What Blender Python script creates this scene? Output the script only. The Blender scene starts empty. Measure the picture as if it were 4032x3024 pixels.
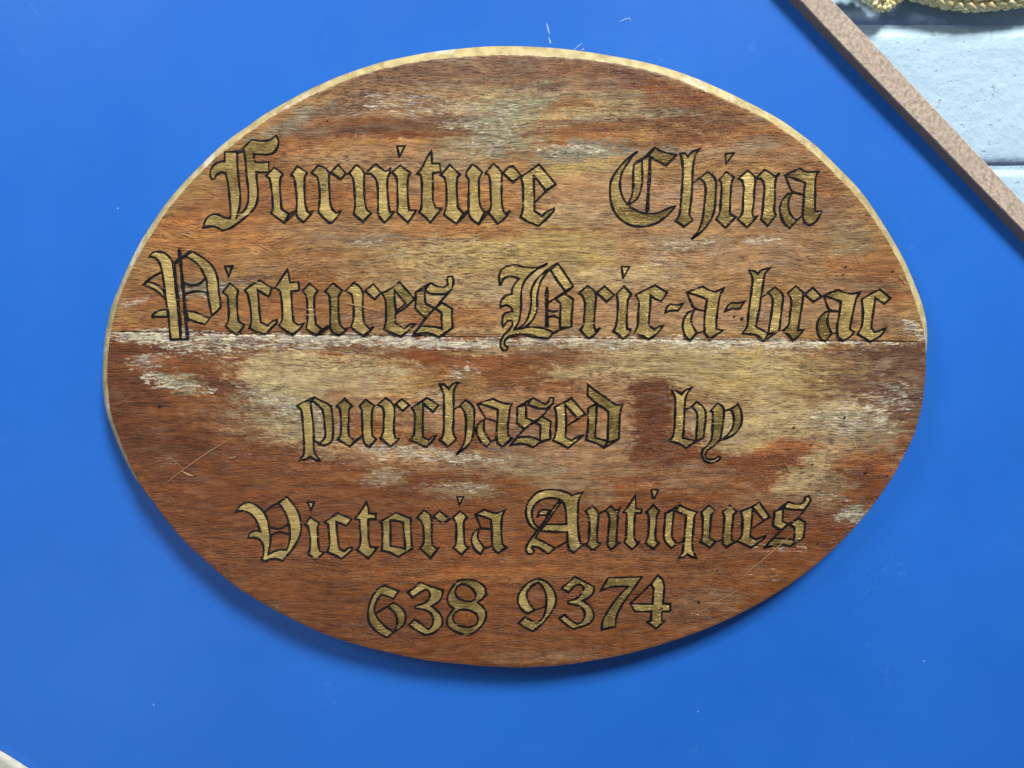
import bpy, bmesh, math, random
import numpy as np
from mathutils import Vector, Matrix
from mathutils.geometry import tessellate_polygon

SC = bpy.context.scene
COL = SC.collection
random.seed(7)

# ------------------------------------------------------------------ camera
PITCH = math.radians(11.4)
DIST = 0.72                       # metres from the lens to the face of the sign
CZ = 1.50                         # height on the sign the camera looks at
cam_data = bpy.data.cameras.new("camera")
cam = bpy.data.objects.new("camera", cam_data)
COL.objects.link(cam)
cam.location = (0.0, -DIST * math.cos(PITCH), CZ + DIST * math.sin(PITCH))
cam.rotation_euler = (math.pi / 2 - PITCH, 0, 0)
cam_data.sensor_width = 36.0
cam_data.lens = 26.0
cam_data.clip_start = 0.02
cam_data.clip_end = 50
cam_data.dof.use_dof = True
cam_data.dof.focus_distance = DIST
cam_data.dof.aperture_fstop = 8.0
SC.camera = cam

# ------------------------------------------------------------------ world, lamps, exposure
world = bpy.data.worlds.new("World")
SC.world = world
world.use_nodes = True
bg = world.node_tree.nodes["Background"]
bg.inputs[0].default_value = (0.80, 0.90, 1.0, 1)
bg.inputs[1].default_value = 0.115

def area_lamp(name, loc, target, sx, sy, power, color):
    d = bpy.data.lights.new(name, 'AREA')
    d.shape = 'RECTANGLE'; d.size = sx; d.size_y = sy
    d.energy = power; d.color = color
    o = bpy.data.objects.new(name, d); COL.objects.link(o)
    o.location = loc
    o.rotation_euler = (Vector(target) - Vector(loc)).to_track_quat('-Z', 'Y').to_euler()
    return o
area_lamp("ceiling_lamp", (1.75, -3.0, 6.1), (0, 0, 1.5), 1.25, 1.25, 610, (1.0, 0.985, 0.95))
area_lamp("ceiling_lamp", (-2.2, -1.9, 3.5), (0, 0, 1.5), 0.9, 0.9, 46, (0.96, 0.98, 1.0))
area_lamp("low_fill_light", (-1.5, -2.3, 0.15), (0, 0, 1.4), 1.5, 1.2, 6, (0.92, 0.97, 1.0))  # added fill lamp, not a window; gives the lower panel its sheen

SC.view_settings.view_transform = 'Standard'
SC.view_settings.look = 'None'
SC.view_settings.exposure = 0.0
SC.view_settings.gamma = 1.0

# ------------------------------------------------------------------ helpers
F_PX = 4032 * 26.0 / 36.0
ROT = Matrix.Rotation(math.pi / 2 - PITCH, 3, 'X')
ORG = Vector(cam.location)
def at(u, v, y):
    """world point on the upright plane y = const seen at photo position u, v"""
    d = ROT @ Vector(((u - 2016) / F_PX, (1512 - v) / F_PX, -1.0))
    return ORG + d * ((y - ORG.y) / d.y)

R3 = np.array([[ROT[i][j] for j in range(3)] for i in range(3)])
O3 = np.array(list(ORG))
def at_np(u, v, y):
    d = np.stack([(u - 2016) / F_PX, (1512 - v) / F_PX, -np.ones_like(u)], -1) @ R3.T
    k = (y - O3[1]) / d[..., 1]
    return O3 + d * k[..., None]

def link(name, me, parent=None, mats=()):
    o = bpy.data.objects.new(name, me)
    COL.objects.link(o)
    for m in mats: me.materials.append(m)
    if parent is not None: o.parent = parent
    return o

def mesh_obj(name, verts, faces, mat, parent=None, smooth=False):
    me = bpy.data.meshes.new(name)
    me.from_pydata([tuple(v) for v in verts], [], [tuple(f) for f in faces])
    me.update()
    if smooth: me.polygons.foreach_set("use_smooth", [True] * len(me.polygons))
    return link(name, me, parent, [mat] if mat else [])

def bm_obj(name, bm, mat, parent=None, smooth=False):
    bmesh.ops.recalc_face_normals(bm, faces=bm.faces)
    me = bpy.data.meshes.new(name)
    bm.to_mesh(me); bm.free()
    if smooth: me.polygons.foreach_set("use_smooth", [True] * len(me.polygons))
    return link(name, me, parent, [mat])

def thing(name, label, cat, loc=(0, 0, 0), kind=None):
    o = bpy.data.objects.new(name, None); COL.objects.link(o)
    o.location = loc
    o.empty_display_size = 0.05
    if label: o["label"] = label
    if cat: o["category"] = cat
    if kind: o["kind"] = kind
    return o

def lin(r, g, b):
    f = lambda c: (c / 255 / 12.92) if c <= 10.31 else ((c / 255 + 0.055) / 1.055) ** 2.4
    return (f(r), f(g), f(b), 1.0)

# ------------------------------------------------------------------ node helpers
class NT:
    def __init__(s, name):
        s.m = bpy.data.materials.new(name); s.m.use_nodes = True
        s.t = s.m.node_tree
        s.b = s.t.nodes["Principled BSDF"]
    def n(s, typ, **kw):
        x = s.t.nodes.new(typ)
        for k, v in kw.items(): setattr(x, k, v)
        return x
    def l(s, a, b): s.t.links.new(a, b)
    def coord(s, out="Object"):
        return s.n("ShaderNodeTexCoord").outputs[out]
    def scale(s, vec, sc, loc=(0, 0, 0)):
        m = s.n("ShaderNodeMapping"); m.inputs["Scale"].default_value = sc
        m.inputs["Location"].default_value = loc
        s.l(vec, m.inputs[0]); return m.outputs[0]
    def noise(s, vec, scale, detail=2, rough=0.5, dist=0.0):
        x = s.n("ShaderNodeTexNoise"); s.l(vec, x.inputs["Vector"])
        x.inputs["Scale"].default_value = scale; x.inputs["Detail"].default_value = detail
        x.inputs["Roughness"].default_value = rough; x.inputs["Distortion"].default_value = dist
        return x.outputs["Fac"]
    def remap(s, val, a, b, c=0.0, d=1.0):
        x = s.n("ShaderNodeMapRange"); s.l(val, x.inputs[0])
        for i, k in enumerate((a, b, c, d)): x.inputs[i + 1].default_value = k
        return x.outputs[0]
    def math(s, op, a, b=None):
        x = s.n("ShaderNodeMath", operation=op)
        for i, k in enumerate((a, b)):
            if k is None: continue
            if isinstance(k, (int, float)): x.inputs[i].default_value = k
            else: s.l(k, x.inputs[i])
        return x.outputs[0]
    def mix(s, fac, a, b, mode='MIX'):
        x = s.n("ShaderNodeMix", data_type='RGBA', blend_type=mode)
        for i, k in ((0, fac), (6, a), (7, b)):
            if isinstance(k, (int, float)): x.inputs[i].default_value = k
            elif isinstance(k, tuple): x.inputs[i].default_value = k
            else: s.l(k, x.inputs[i])
        return x.outputs[2]
    def bump(s, h, strength, dist=0.001, normal=None):
        x = s.n("ShaderNodeBump"); x.inputs["Strength"].default_value = strength
        x.inputs["Distance"].default_value = dist
        s.l(h, x.inputs["Height"])
        if normal is not None: s.l(normal, x.inputs["Normal"])
        return x.outputs[0]
    def out(s, color=None, rough=None, normal=None, **kw):
        for k, v in (("Base Color", color), ("Roughness", rough), ("Normal", normal)):
            if v is None: continue
            if isinstance(v, (int, float, tuple)): s.b.inputs[k].default_value = v
            else: s.l(v, s.b.inputs[k])
        for k, v in kw.items():
            i = s.b.inputs[k.replace("_", " ")]
            if isinstance(v, (int, float, tuple)): i.default_value = v
            else: s.l(v, i)
        return s.m

# fine horizontal cracks of the timber, shared by wood, gold and black so they run through the lettering
def grain_coords(s):
    c = s.coord("Object")
    w = s.n("ShaderNodeTexNoise"); s.l(c, w.inputs["Vector"]); w.inputs["Scale"].default_value = 7.0
    w.inputs["Detail"].default_value = 2
    sub = s.n("ShaderNodeVectorMath", operation='SUBTRACT'); s.l(w.outputs["Color"], sub.inputs[0])
    sub.inputs[1].default_value = (0.5, 0.5, 0.5)
    mul = s.n("ShaderNodeVectorMath", operation='MULTIPLY'); s.l(sub.outputs[0], mul.inputs[0])
    mul.inputs[1].default_value = (0.02, 0.0, 0.030)
    add = s.n("ShaderNodeVectorMath", operation='ADD'); s.l(c, add.inputs[0]); s.l(mul.outputs[0], add.inputs[1])
    return add.outputs[0]
def hairline(s, g):
    n1 = s.noise(s.scale(g, (22, 1, 420)), 1.0, 2, 0.5)
    thin = s.remap(n1, 0.63, 0.70)
    n2 = s.noise(s.scale(g, (45, 1, 200), (3, 0, 7)), 1.0, 2, 0.5)
    return s.math('MULTIPLY', thin, s.remap(n2, 0.42, 0.55))

def mat_wood():
    s = NT("worn_varnished_timber")
    g = grain_coords(s)
    a = s.n("ShaderNodeAttribute"); a.attribute_name = "tint"
    w = s.n("ShaderNodeAttribute"); w.attribute_name = "wear"     # r = bare wood, g = white flecks, b = unused
    sep = s.n("ShaderNodeSeparateColor"); s.l(w.outputs["Color"], sep.inputs[0])
    bare, fleck = sep.outputs[0], sep.outputs[1]
    col = a.outputs["Color"]
    # broad streaks along the grain
    st = s.noise(s.scale(g, (14, 1, 150)), 1.0, 4, 0.6)
    col = s.mix(s.remap(st, 0.30, 0.70, 0.0, 1.0), s.mix(1.0, col, (0.70, 0.66, 0.66, 1), 'MULTIPLY'),
                s.mix(1.0, col, (1.26, 1.24, 1.20, 1), 'MULTIPLY'))
    lg = s.noise(s.scale(g, (4, 1, 420), (8, 0, 3)), 1.0, 3, 0.6)
    col = s.mix(s.remap(lg, 0.54, 0.64, 0.0, 0.55), col, s.mix(1.0, col, (0.52, 0.47, 0.46, 1), 'MULTIPLY'))
    # blotches
    bl = s.noise(s.scale(g, (50, 1, 170), (5, 0, 2)), 1.0, 5, 0.68)
    col = s.mix(s.remap(bl, 0.36, 0.60), s.mix(1.0, col, (0.62, 0.57, 0.58, 1), 'MULTIPLY'), col)
    bl2 = s.noise(s.scale(g, (30, 1, 110), (9, 0, 5)), 1.0, 5, 0.7)
    col = s.mix(s.math('MULTIPLY', s.remap(bl2, 0.50, 0.62), s.math('ADD', s.math('MULTIPLY', bare, 0.42), 0.05)), col, lin(176, 160, 132))
    # pale strands where the finish has lifted
    f1 = s.noise(s.scale(g, (80, 1, 620), (1, 0, 9)), 1.0, 5, 0.72)
    f0 = s.noise(s.scale(g, (190, 1, 300), (7, 0, 1)), 1.0, 3, 0.6)
    ff = s.math('ADD', s.math('MULTIPLY', f1, 0.72), s.math('MULTIPLY', f0, 0.28))
    thr = s.math('SUBTRACT', 0.69, s.math('MULTIPLY', fleck, 0.27))
    fm = s.remap(s.math('SUBTRACT', ff, thr), 0.0, 0.10)
    f2 = s.noise(s.scale(g, (420, 1, 900), (4, 0, 1)), 1.0, 1, 0.5)
    thr2 = s.math('SUBTRACT', 0.80, s.math('MULTIPLY', fleck, 0.09))
    fm2 = s.remap(s.math('SUBTRACT', f2, thr2), 0.0, 0.03)
    fcol = s.mix(s.remap(s.noise(s.scale(g, (60, 1, 240), (2, 0, 2)), 1.0, 3, 0.6), 0.42, 0.60), lin(168, 164, 152), lin(228, 220, 188))
    col = s.mix(s.math('MULTIPLY', fm, 0.80), col, fcol)
    # pores: short dark dashes, dense in some places and nearly absent in others
    p1 = s.noise(s.scale(g, (120, 1, 760)), 1.0, 2, 0.5)
    p2 = s.noise(s.scale(g, (42, 1, 380), (11, 0, 4)), 1.0, 4, 0.7)
    p3 = s.noise(s.scale(g, (230, 1, 520), (1, 0, 14)), 1.0, 3, 0.65)
    m1 = s.remap(s.noise(s.scale(g, (8, 1, 26), (3, 0, 8)), 1.0, 4, 0.65), 0.38, 0.60, 0.10, 1.2)
    m2 = s.remap(s.noise(s.scale(g, (11, 1, 34), (17, 0, 2)), 1.0, 4, 0.65), 0.42, 0.60, 0.0, 1.1)
    m3 = s.remap(s.noise(s.scale(g, (9, 1, 20), (5, 0, 22)), 1.0, 4, 0.65), 0.46, 0.60, 0.0, 1.0)
    pore = s.math('MULTIPLY', s.remap(p1, 0.52, 0.63), m1)
    pore = s.math('MAXIMUM', pore, s.math('MULTIPLY', s.remap(p2, 0.54, 0.62), m2))
    pore = s.math('MAXIMUM', pore, s.math('MULTIPLY', s.remap(p3, 0.54, 0.62), s.math('MULTIPLY', m3, bare)))
    pstr = s.math('ADD', s.math('MULTIPLY', bare, 0.34), 0.40)
    pore_m = s.math('MULTIPLY', pore, pstr)
    col = s.mix(pore_m, col, s.mix(bare, lin(54, 28, 20), lin(62, 48, 44)))
    col = s.mix(s.math('MULTIPLY', fm2, 0.9), col, lin(236, 228, 208))
    # pin holes
    v = s.n("ShaderNodeTexVoronoi"); s.l(s.scale(s.coord(), (24, 1, 24)), v.inputs["Vector"]); v.inputs["Scale"].default_value = 1
    hole = s.remap(v.outputs["Distance"], 0.022, 0.034, 1.0, 0.0)
    hsel = s.n("ShaderNodeSeparateColor"); s.l(v.outputs["Color"], hsel.inputs[0])
    hole = s.math('MULTIPLY', hole, s.math('GREATER_THAN', hsel.outputs[0], 0.86))
    col = s.mix(hole, col, lin(28, 18, 16))
    h = s.math('SUBTRACT', s.math('MULTIPLY', fm, 0.4), s.math('MULTIPLY', pore, 0.8))
    h = s.math('SUBTRACT', h, s.math('MULTIPLY', hole, 4.0))
    nrm = s.bump(h, 0.7, 0.0009)
    und = s.noise(s.scale(g, (10, 1, 30)), 1.0, 3, 0.5)
    nrm = s.bump(und, 0.25, 0.002, nrm)
    rough = s.math('ADD', s.math('MULTIPLY', bare, 0.22), s.remap(bl, 0.3, 0.7, 0.36, 0.50))
    return s.out(col, rough, nrm, Specular_IOR_Level=0.35)

def mat_gold():
    s = NT("old_gold_leaf")
    g = grain_coords(s)
    c = s.coord()
    oi = s.n("ShaderNodeObjectInfo")
    n = s.noise(s.scale(c, (26, 1, 34)), 1.0, 4, 0.65)
    nn = s.math('ADD', s.math('MULTIPLY', n, 0.86), s.math('MULTIPLY', oi.outputs["Random"], 0.14))
    col = s.mix(s.remap(nn, 0.36, 0.64), lin(122, 103, 60), lin(210, 184, 118))  # uneven old gold; its lighter tone is raised to paint in glints
    st = s.noise(s.scale(g, (50, 1, 480)), 1.0, 4, 0.66)
    col = s.mix(s.remap(st, 0.36, 0.66), s.mix(1.0, col, (0.78, 0.76, 0.70, 1), 'MULTIPLY'), s.mix(1.0, col, (1.20, 1.18, 1.12, 1), 'MULTIPLY'))
    p1 = s.noise(s.scale(g, (130, 1, 760)), 1.0, 2, 0.5)
    pore = s.remap(p1, 0.57, 0.66)
    col = s.mix(s.math('MULTIPLY', pore, 0.38), col, lin(62, 50, 30))
    hl = hairline(s, g)
    col = s.mix(s.math('MULTIPLY', hl, 0.6), col, lin(232, 212, 150))
    fl = s.math('MULTIPLY', s.remap(s.noise(s.scale(g, (200, 1, 420), (2, 0, 2)), 1.0, 4, 0.7), 0.60, 0.66), s.remap(s.noise(c, 22, 3, 0.6), 0.50, 0.60))
    col = s.mix(s.math('MULTIPLY', fl, 0.75), col, lin(112, 80, 54))
    h = s.math('ADD', s.math('SUBTRACT', st, s.math('MULTIPLY', pore, 0.6)), s.math('MULTIPLY', s.noise(c, 160, 3, 0.6), 0.7))
    met = s.math('SUBTRACT', 0.55, s.math('MULTIPLY', fl, 0.5))
    return s.out(col, s.remap(n, 0.3, 0.7, 0.30, 0.50), s.bump(h, 0.7, 0.0009), Metallic=met, Specular_IOR_Level=0.45)

def mat_black():
    s = NT("black_outline_paint")
    g = grain_coords(s)
    hl = hairline(s, g)
    w = s.remap(s.noise(s.scale(g, (160, 1, 620), (6, 0, 3)), 1.0, 4, 0.7), 0.595, 0.66)
    c = s.coord()
    w = s.math('MULTIPLY', w, s.remap(s.noise(c, 18, 4, 0.65), 0.40, 0.60, 0.15, 1.0))
    col = s.mix(s.remap(s.noise(c, 60, 3), 0.4, 0.65), lin(6, 8, 12), lin(18, 20, 28))
    col = s.mix(s.math('MULTIPLY', s.math('MAXIMUM', hl, w), 0.85), col, lin(150, 116, 82))
    st = s.noise(s.scale(g, (60, 1, 520)), 1.0, 3, 0.6)
    return s.out(col, 0.42, s.bump(st, 0.4, 0.0005), Specular_IOR_Level=0.35)

def mat_rim():
    s = NT("aged_gold_rim_paint")
    c = s.coord()
    n = s.noise(c, 90, 4, 0.6)
    col = s.mix(s.remap(n, 0.35, 0.65), lin(150, 134, 86), lin(186, 170, 118))
    n2 = s.noise(c, 420, 3, 0.6)
    col = s.mix(s.remap(n2, 0.60, 0.70, 0, 0.6), col, lin(120, 116, 100))
    n3 = s.noise(c, 34, 3, 0.6)
    col = s.mix(s.remap(n3, 0.56, 0.66, 0, 0.7), col, lin(202, 196, 176))
    n4 = s.noise(s.scale(c, (55, 1, 55)), 1.0, 4, 0.7)
    col = s.mix(s.remap(n4, 0.54, 0.66, 0, 0.32), col, lin(112, 98, 72))
    return s.out(col, 0.5, s.bump(n2, 0.7, 0.0008))

def mat_raw_edge():
    s = NT("bare_timber_edge")
    c = s.coord()
    n = s.noise(s.scale(c, (40, 1, 300)), 1.0, 4, 0.6)
    return s.out(s.mix(n, lin(92, 56, 36), lin(150, 110, 76)), 0.6)

def mat_blue():
    s = NT("blue_laminate")
    c = s.coord()
    n = s.noise(c, 4, 5, 0.6)
    col = s.mix(s.remap(n, 0.35, 0.65), (0.0125, 0.124, 0.525, 1), (0.0160, 0.139, 0.575, 1))
    # dusty smears and specks
    sm = s.math('MULTIPLY', s.remap(s.noise(c, 9, 4, 0.6, 0.6), 0.60, 0.78), s.remap(s.noise(c, 120, 4, 0.7), 0.52, 0.66))
    col = s.mix(s.math('MULTIPLY', sm, 0.16), col, lin(150, 180, 215))
    sp = s.remap(s.noise(c, 700, 1, 0.5), 0.795, 0.82)
    col = s.mix(s.math('MULTIPLY', sp, 0.40), col, lin(190, 210, 235))
    v = s.n("ShaderNodeTexVoronoi"); s.l(s.scale(c, (28, 1, 28)), v.inputs["Vector"]); v.inputs["Scale"].default_value = 1
    d = s.remap(v.outputs["Distance"], 0.020, 0.032, 1.0, 0.0)
    q = s.n("ShaderNodeSeparateColor"); s.l(v.outputs["Color"], q.inputs[0])
    d = s.math('MULTIPLY', d, s.math('GREATER_THAN', q.outputs[1], 0.72))
    col = s.mix(s.math('MULTIPLY', d, 0.5), col, lin(190, 210, 240))
    op = s.noise(c, 900, 2, 0.5)
    rough = s.remap(s.noise(c, 12, 3, 0.6), 0.3, 0.7, 0.36, 0.46)
    return s.out(col, rough, s.bump(op, 0.10, 0.0003), Specular_IOR_Level=0.4)

def mat_mdf(name="raw_mdf_edge"):
    s = NT(name)
    c = s.coord()
    n = s.noise(c, 260, 5, 0.75)
    col = s.mix(s.remap(n, 0.40, 0.60), lin(144, 130, 114), lin(194, 178, 160))
    n2 = s.noise(c, 900, 2, 0.6)
    col = s.mix(s.remap(n2, 0.60, 0.72, 0, 0.5), col, lin(230, 218, 200))
    n3 = s.noise(c, 25, 3)
    col = s.mix(s.remap(n3, 0.3, 0.7, 0, 0.35), col, lin(150, 132, 122))
    return s.out(col, 0.75, s.bump(n, 0.5, 0.0006))

def mat_wall():
    s = NT("pale_blue_masonry_paint")
    c = s.coord()
    n = s.noise(c, 14, 4, 0.6)
    col = s.mix(s.remap(n, 0.3, 0.7), lin(162, 190, 208), lin(176, 203, 219))
    v = s.remap(s.noise(c, 130, 3, 0.6), 0.60, 0.68)
    big = s.remap(s.noise(c, 26, 3, 0.6), 0.45, 0.6)
    pit = s.math('MULTIPLY', v, big)
    col = s.mix(s.math('MULTIPLY', pit, 0.05), col, lin(120, 156, 186))
    h = s.math('SUBTRACT', s.math('MULTIPLY', s.noise(c, 45, 5, 0.6), 0.8), s.math('MULTIPLY', pit, 0.45))
    return s.out(col, 0.5, s.bump(h, 0.7, 0.004))

def mat_gilt():
    s = NT("bright_gilding")
    c = s.coord()
    n = s.noise(c, 120, 3, 0.6)
    col = s.mix(s.remap(n, 0.35, 0.65), lin(206, 188, 126), lin(252, 244, 196))
    return s.out(col, 0.3, s.bump(n, 0.3, 0.001), Metallic=0.25)

def mat_white_slab():
    s = NT("rough_off_white_coating")
    c = s.coord()
    n = s.noise(c, 60, 5, 0.6)
    col = s.mix(s.remap(n, 0.35, 0.7), lin(156, 156, 146), lin(186, 186, 176))
    return s.out(col, 0.6, s.bump(n, 0.8, 0.003))

def mat_plain(name, c, rough=0.5):
    s = NT(name)
    n = s.noise(s.coord(), 400, 2, 0.5)
    return s.out(s.mix(s.remap(n, 0.3, 0.7, 0, 0.4), c, (c[0] * 0.7, c[1] * 0.7, c[2] * 0.7, 1)), rough)

M_WOOD = mat_wood(); M_GOLD = mat_gold(); M_BLACK = mat_black(); M_RIM = mat_rim(); M_RAW = mat_raw_edge()
M_BLUE = mat_blue(); M_MDF = mat_mdf(); M_WALL = mat_wall(); M_GILT = mat_gilt(); M_WHITE = mat_white_slab()
# ------------------------------------------------------------------ depths of the place (y grows away from the lens)
Y_FACE = 0.0        # face of the oval sign
Y_CHAMF = 0.006     # where the worn chamfer of its edge ends
Y_BACK = 0.020      # back of the sign
Y_LIP = 0.0145       # front of the board edge round the blue panel
Y_BLUE = 0.0255      # blue surface
Y_WALL = 0.300      # block wall behind

# ------------------------------------------------------------------ the blue panel in its board edging
panel = thing("display_panel", "big bright blue laminate panel with a raw fibreboard edging, behind the oval sign", "panel", at(2016, 1512, Y_BLUE))
def local(o, p): return Vector(p) - Vector(o.location)

inner_low = [(3020, -80), (3096, 0), (3159, 73), (3259, 172), (3345, 262), (3464, 378), (3564, 477), (3670, 584), (3739, 657), (3862, 796), (4032, 975), (4200, 1150), (4560, 1520)]
inner_top = [(3073, -100), (3152, 0), (3245, 119), (3371, 252), (3550, 424), (3670, 530), (3749, 617), (3862, 736), (4032, 909), (4210, 1090), (4580, 1470)]
outer_top = [(3170, -110), (3269, 0), (3398, 119), (3531, 262), (3630, 371), (3763, 511), (3895, 657), (4032, 809), (4230, 1015), (4600, 1400)]
def resample(pts, n):
    p = np.array(pts, float); d = np.r_[0, np.cumsum(np.hypot(*np.diff(p, axis=0).T))]
    t = np.linspace(0, d[-1], n)
    return np.stack([np.interp(t, d, p[:, 0]), np.interp(t, d, p[:, 1])], 1)
N = 60
def straighten(pts):
    q = np.array(pts, float); k = np.polyfit(q[:, 0], q[:, 1], 2)
    return [(u, float(np.polyval(k, u)) * 0.85 + v * 0.15) for u, v in pts]
inner_low, inner_top, outer_top = straighten(inner_low), straighten(inner_top), straighten(outer_top)
A = [at(u, v, Y_BLUE + 0.002) for u, v in resample(inner_low, N)]
B = [at(u, v, Y_LIP) for u, v in resample(inner_top, N)]
Bc = [Vector((p.x, p.y, p.z)) for p in B]
C = [at(u, v, Y_LIP) for u, v in resample(outer_top, N)]
# round the arris a little on both sides
up = Vector((0.7071, 0, 0.7071))
B0 = [b + up * 0.0000 + Vector((0, 0.0008, 0)) for b in B]
B1 = [b + up * 0.0008 for b in B]
C1 = [c - up * 0.0006 for c in C]
C2 = [c + Vector((0, 0.0006, 0)) for c in C]
Dk = [Vector((c.x, Y_BLUE + 0.018, c.z)) for c in C]
def strip(name, rows, mat):
    verts = [local(panel, p) for r in rows for p in r]
    faces = []
    for r in range(len(rows) - 1):
        for i in range(N - 1):
            a = r * N + i
            faces.append((a, a + 1, a + N + 1, a + N))
    return mesh_obj(name, verts, faces, mat, panel)
strip("edging", [B0, B1, C1, C2, Dk], M_MDF)
strip("inner_face", [A, B0], mat_plain("dark_sawn_fibreboard", lin(128, 116, 110), 0.6))["label"] = "dark inner side of the edging"

# blue surface: one thick sheet, its lower left side cut on the slant
low_left = [(4700, 1650), (4700, 3500), (820, 3500), (113, 3026), (0, 2952), (-420, 2690), (-420, -300), (2800, -300)]
bm = bmesh.new()
edge_pts = [Vector((a.x + 0.006, Y_BLUE, a.z + 0.006)) for a in A]
fr = [bm.verts.new(local(panel, p)) for p in edge_pts] + [bm.verts.new(local(panel, at(u, v, Y_BLUE))) for u, v in low_left]
bk = [bm.verts.new(v.co + Vector((0, 0.016, 0))) for v in fr]
bm.faces.new(fr); bm.faces.new(bk[::-1])
for i in range(len(fr)):
    j = (i + 1) % len(fr)
    bm.faces.new((fr[i], fr[j], bk[j], bk[i]))
bm_obj("blue_board", bm, M_BLUE, panel)

# pale scratches in the blue surface
M_SCR = mat_plain("scratched_laminate", lin(150, 185, 235), 0.6)
def sliver(name, pts, width, y, mat, parent, org):
    """a narrow pointed mark along pts (photo positions) on the plane y"""
    pts = resample(pts, max(6, int(len(pts) * 4)))
    n = len(pts); vs = []; fs = []
    for i, (u, v) in enumerate(pts):
        d = pts[min(i + 1, n - 1)] - pts[max(i - 1, 0)]; d = d / (np.hypot(*d) + 1e-9)
        w = width * (0.25 + 0.75 * math.sin(math.pi * (i + 0.5) / n)) * random.uniform(0.6, 1.1) / 2
        vs += [at(u - d[1] * w, v + d[0] * w, y) - org, at(u + d[1] * w, v - d[0] * w, y) - org]
    for i in range(n - 1): fs.append((2 * i, 2 * i + 1, 2 * i + 3, 2 * i + 2))
    return mesh_obj(name, vs, fs, mat, parent)
for pts, w in [([(2152, 91), (2158, 115), (2164, 136)], 7), ([(2161, 147), (2168, 172)], 6), ([(2259, 197), (2275, 183), (2293, 170)], 4),
               ([(2436, 88), (2460, 76), (2480, 71), (2484, 84)], 4), ([(2290, 198), (2300, 191)], 5)]:
    sliver("scratch", pts, w, Y_BLUE - 0.0003, M_SCR, panel, Vector(panel.location))

# ------------------------------------------------------------------ pale slab across the lower left corner
bm = bmesh.new()
org = at(0, 3024, Y_BLUE)
slab_px = [(-520, 2640), (0, 2954), (60, 2990), (118, 3028), (700, 3420), (-520, 3500)]
NX = 40
edge = resample(slab_px[:5], NX)
far = resample([(-520, 3500), (200, 3700), (700, 3700)], NX)
rows = []
for k in range(16):
    t = k / 15
    row = []
    for i in range(NX):
        p = edge[i] * (1 - t) + far[i] * t
        yy = Y_BLUE - 0.0030 - (0.0010 if k else 0) + 0.0010 * math.sin(i * 0.9 + k * 1.7)
        row.append(bm.verts.new(at(p[0], p[1], yy) - org))
    rows.append(row)
base = [bm.verts.new(at(p[0], p[1], Y_BLUE - 0.0004) - org) for p in edge]
for i in range(NX - 1):
    bm.faces.new((base[i], base[i + 1], rows[0][i + 1], rows[0][i]))
    for k in range(15):
        bm.faces.new((rows[k][i], rows[k][i + 1], rows[k + 1][i + 1], rows[k + 1][i]))
slab = bm_obj("white_slab", bm, M_WHITE, None, True)
slab.location = org
slab["label"] = "rough off-white slab crossing the lower left corner of the blue panel"
slab["category"] = "slab"

# ------------------------------------------------------------------ painted block wall, each block its own piece
wall_org = at(3600, 400, Y_WALL)
wall = thing("wall", "pale blue painted block wall beyond the fibreboard edging", None, wall_org, "structure")
ztop = at(3700, 105, Y_WALL).z; zlow = at(3990, 660, Y_WALL).z
pitch_z = ztop - zlow
JW = 0.0055
bm = bmesh.new()
x0, x1 = wall_org.x - 0.50, wall_org.x + 0.75
z0, z1 = zlow - pitch_z * 4, ztop + pitch_z * 3
vs = [bm.verts.new(local(wall, (x, Y_WALL + 0.0020, z))) for x, z in ((x0, z0), (x1, z0), (x1, z1), (x0, z1))]
bm.faces.new(vs)
bm_obj("mortar", bm, M_WALL, wall)
def block_mesh(w, h, seed):
    rnd = random.Random(seed)
    bm = bmesh.new()
    nx, nz = 26, 14
    g = []
    for j in range(nz + 1):
        row = []
        for i in range(nx + 1):
            fx, fz = i / nx, j / nz
            ex = min(fx, 1 - fx) * w; ez = min(fz, 1 - fz) * h
            e = min(ex, ez)
            y = 0.0 if e > 0.006 else 0.0018 * (1 - e / 0.006) ** 2
            y += rnd.uniform(-1, 1) * 0.00022
            row.append(bm.verts.new((fx * w - w / 2, y, fz * h - h / 2)))
        g.append(row)
    for j in range(nz):
        for i in range(nx):
            bm.faces.new((g[j][i], g[j][i + 1], g[j + 1][i + 1], g[j + 1][i]))
    rim = [g[0][i] for i in range(nx + 1)] + [g[j][nx] for j in range(1, nz + 1)] + [g[nz][i] for i in range(nx - 1, -1, -1)] + [g[j][0] for j in range(nz - 1, 0, -1)]
    bk = [bm.verts.new((v.co.x, 0.01, v.co.z)) for v in rim]
    for i in range(len(rim)):
        j = (i + 1) % len(rim)
        bm.faces.new((rim[i], rim[j], bk[j], bk[i]))
    bmesh.ops.recalc_face_normals(bm, faces=bm.faces)
    me = bpy.data.meshes.new("block"); bm.to_mesh(me); bm.free()
    me.polygons.foreach_set("use_smooth", [True] * len(me.polygons))
    me.materials.append(M_WALL)
    return me
BW = pitch_z * 2.0
blocks = [block_mesh(BW - JW, pitch_z - JW, s) for s in range(3)]
k = 0
for r in range(-4, 3):
    zc = zlow + pitch_z * (r + 0.5)
    # no upright joint falls in the part of the wall that shows
    xs = wall_org.x + 0.035
    for c in (-1, 0, 1):
        o = bpy.data.objects.new("block", blocks[k % 3]); k += 1
        COL.objects.link(o); o.parent = wall
        o.location = local(wall, (xs + c * BW, Y_WALL, zc))
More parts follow.
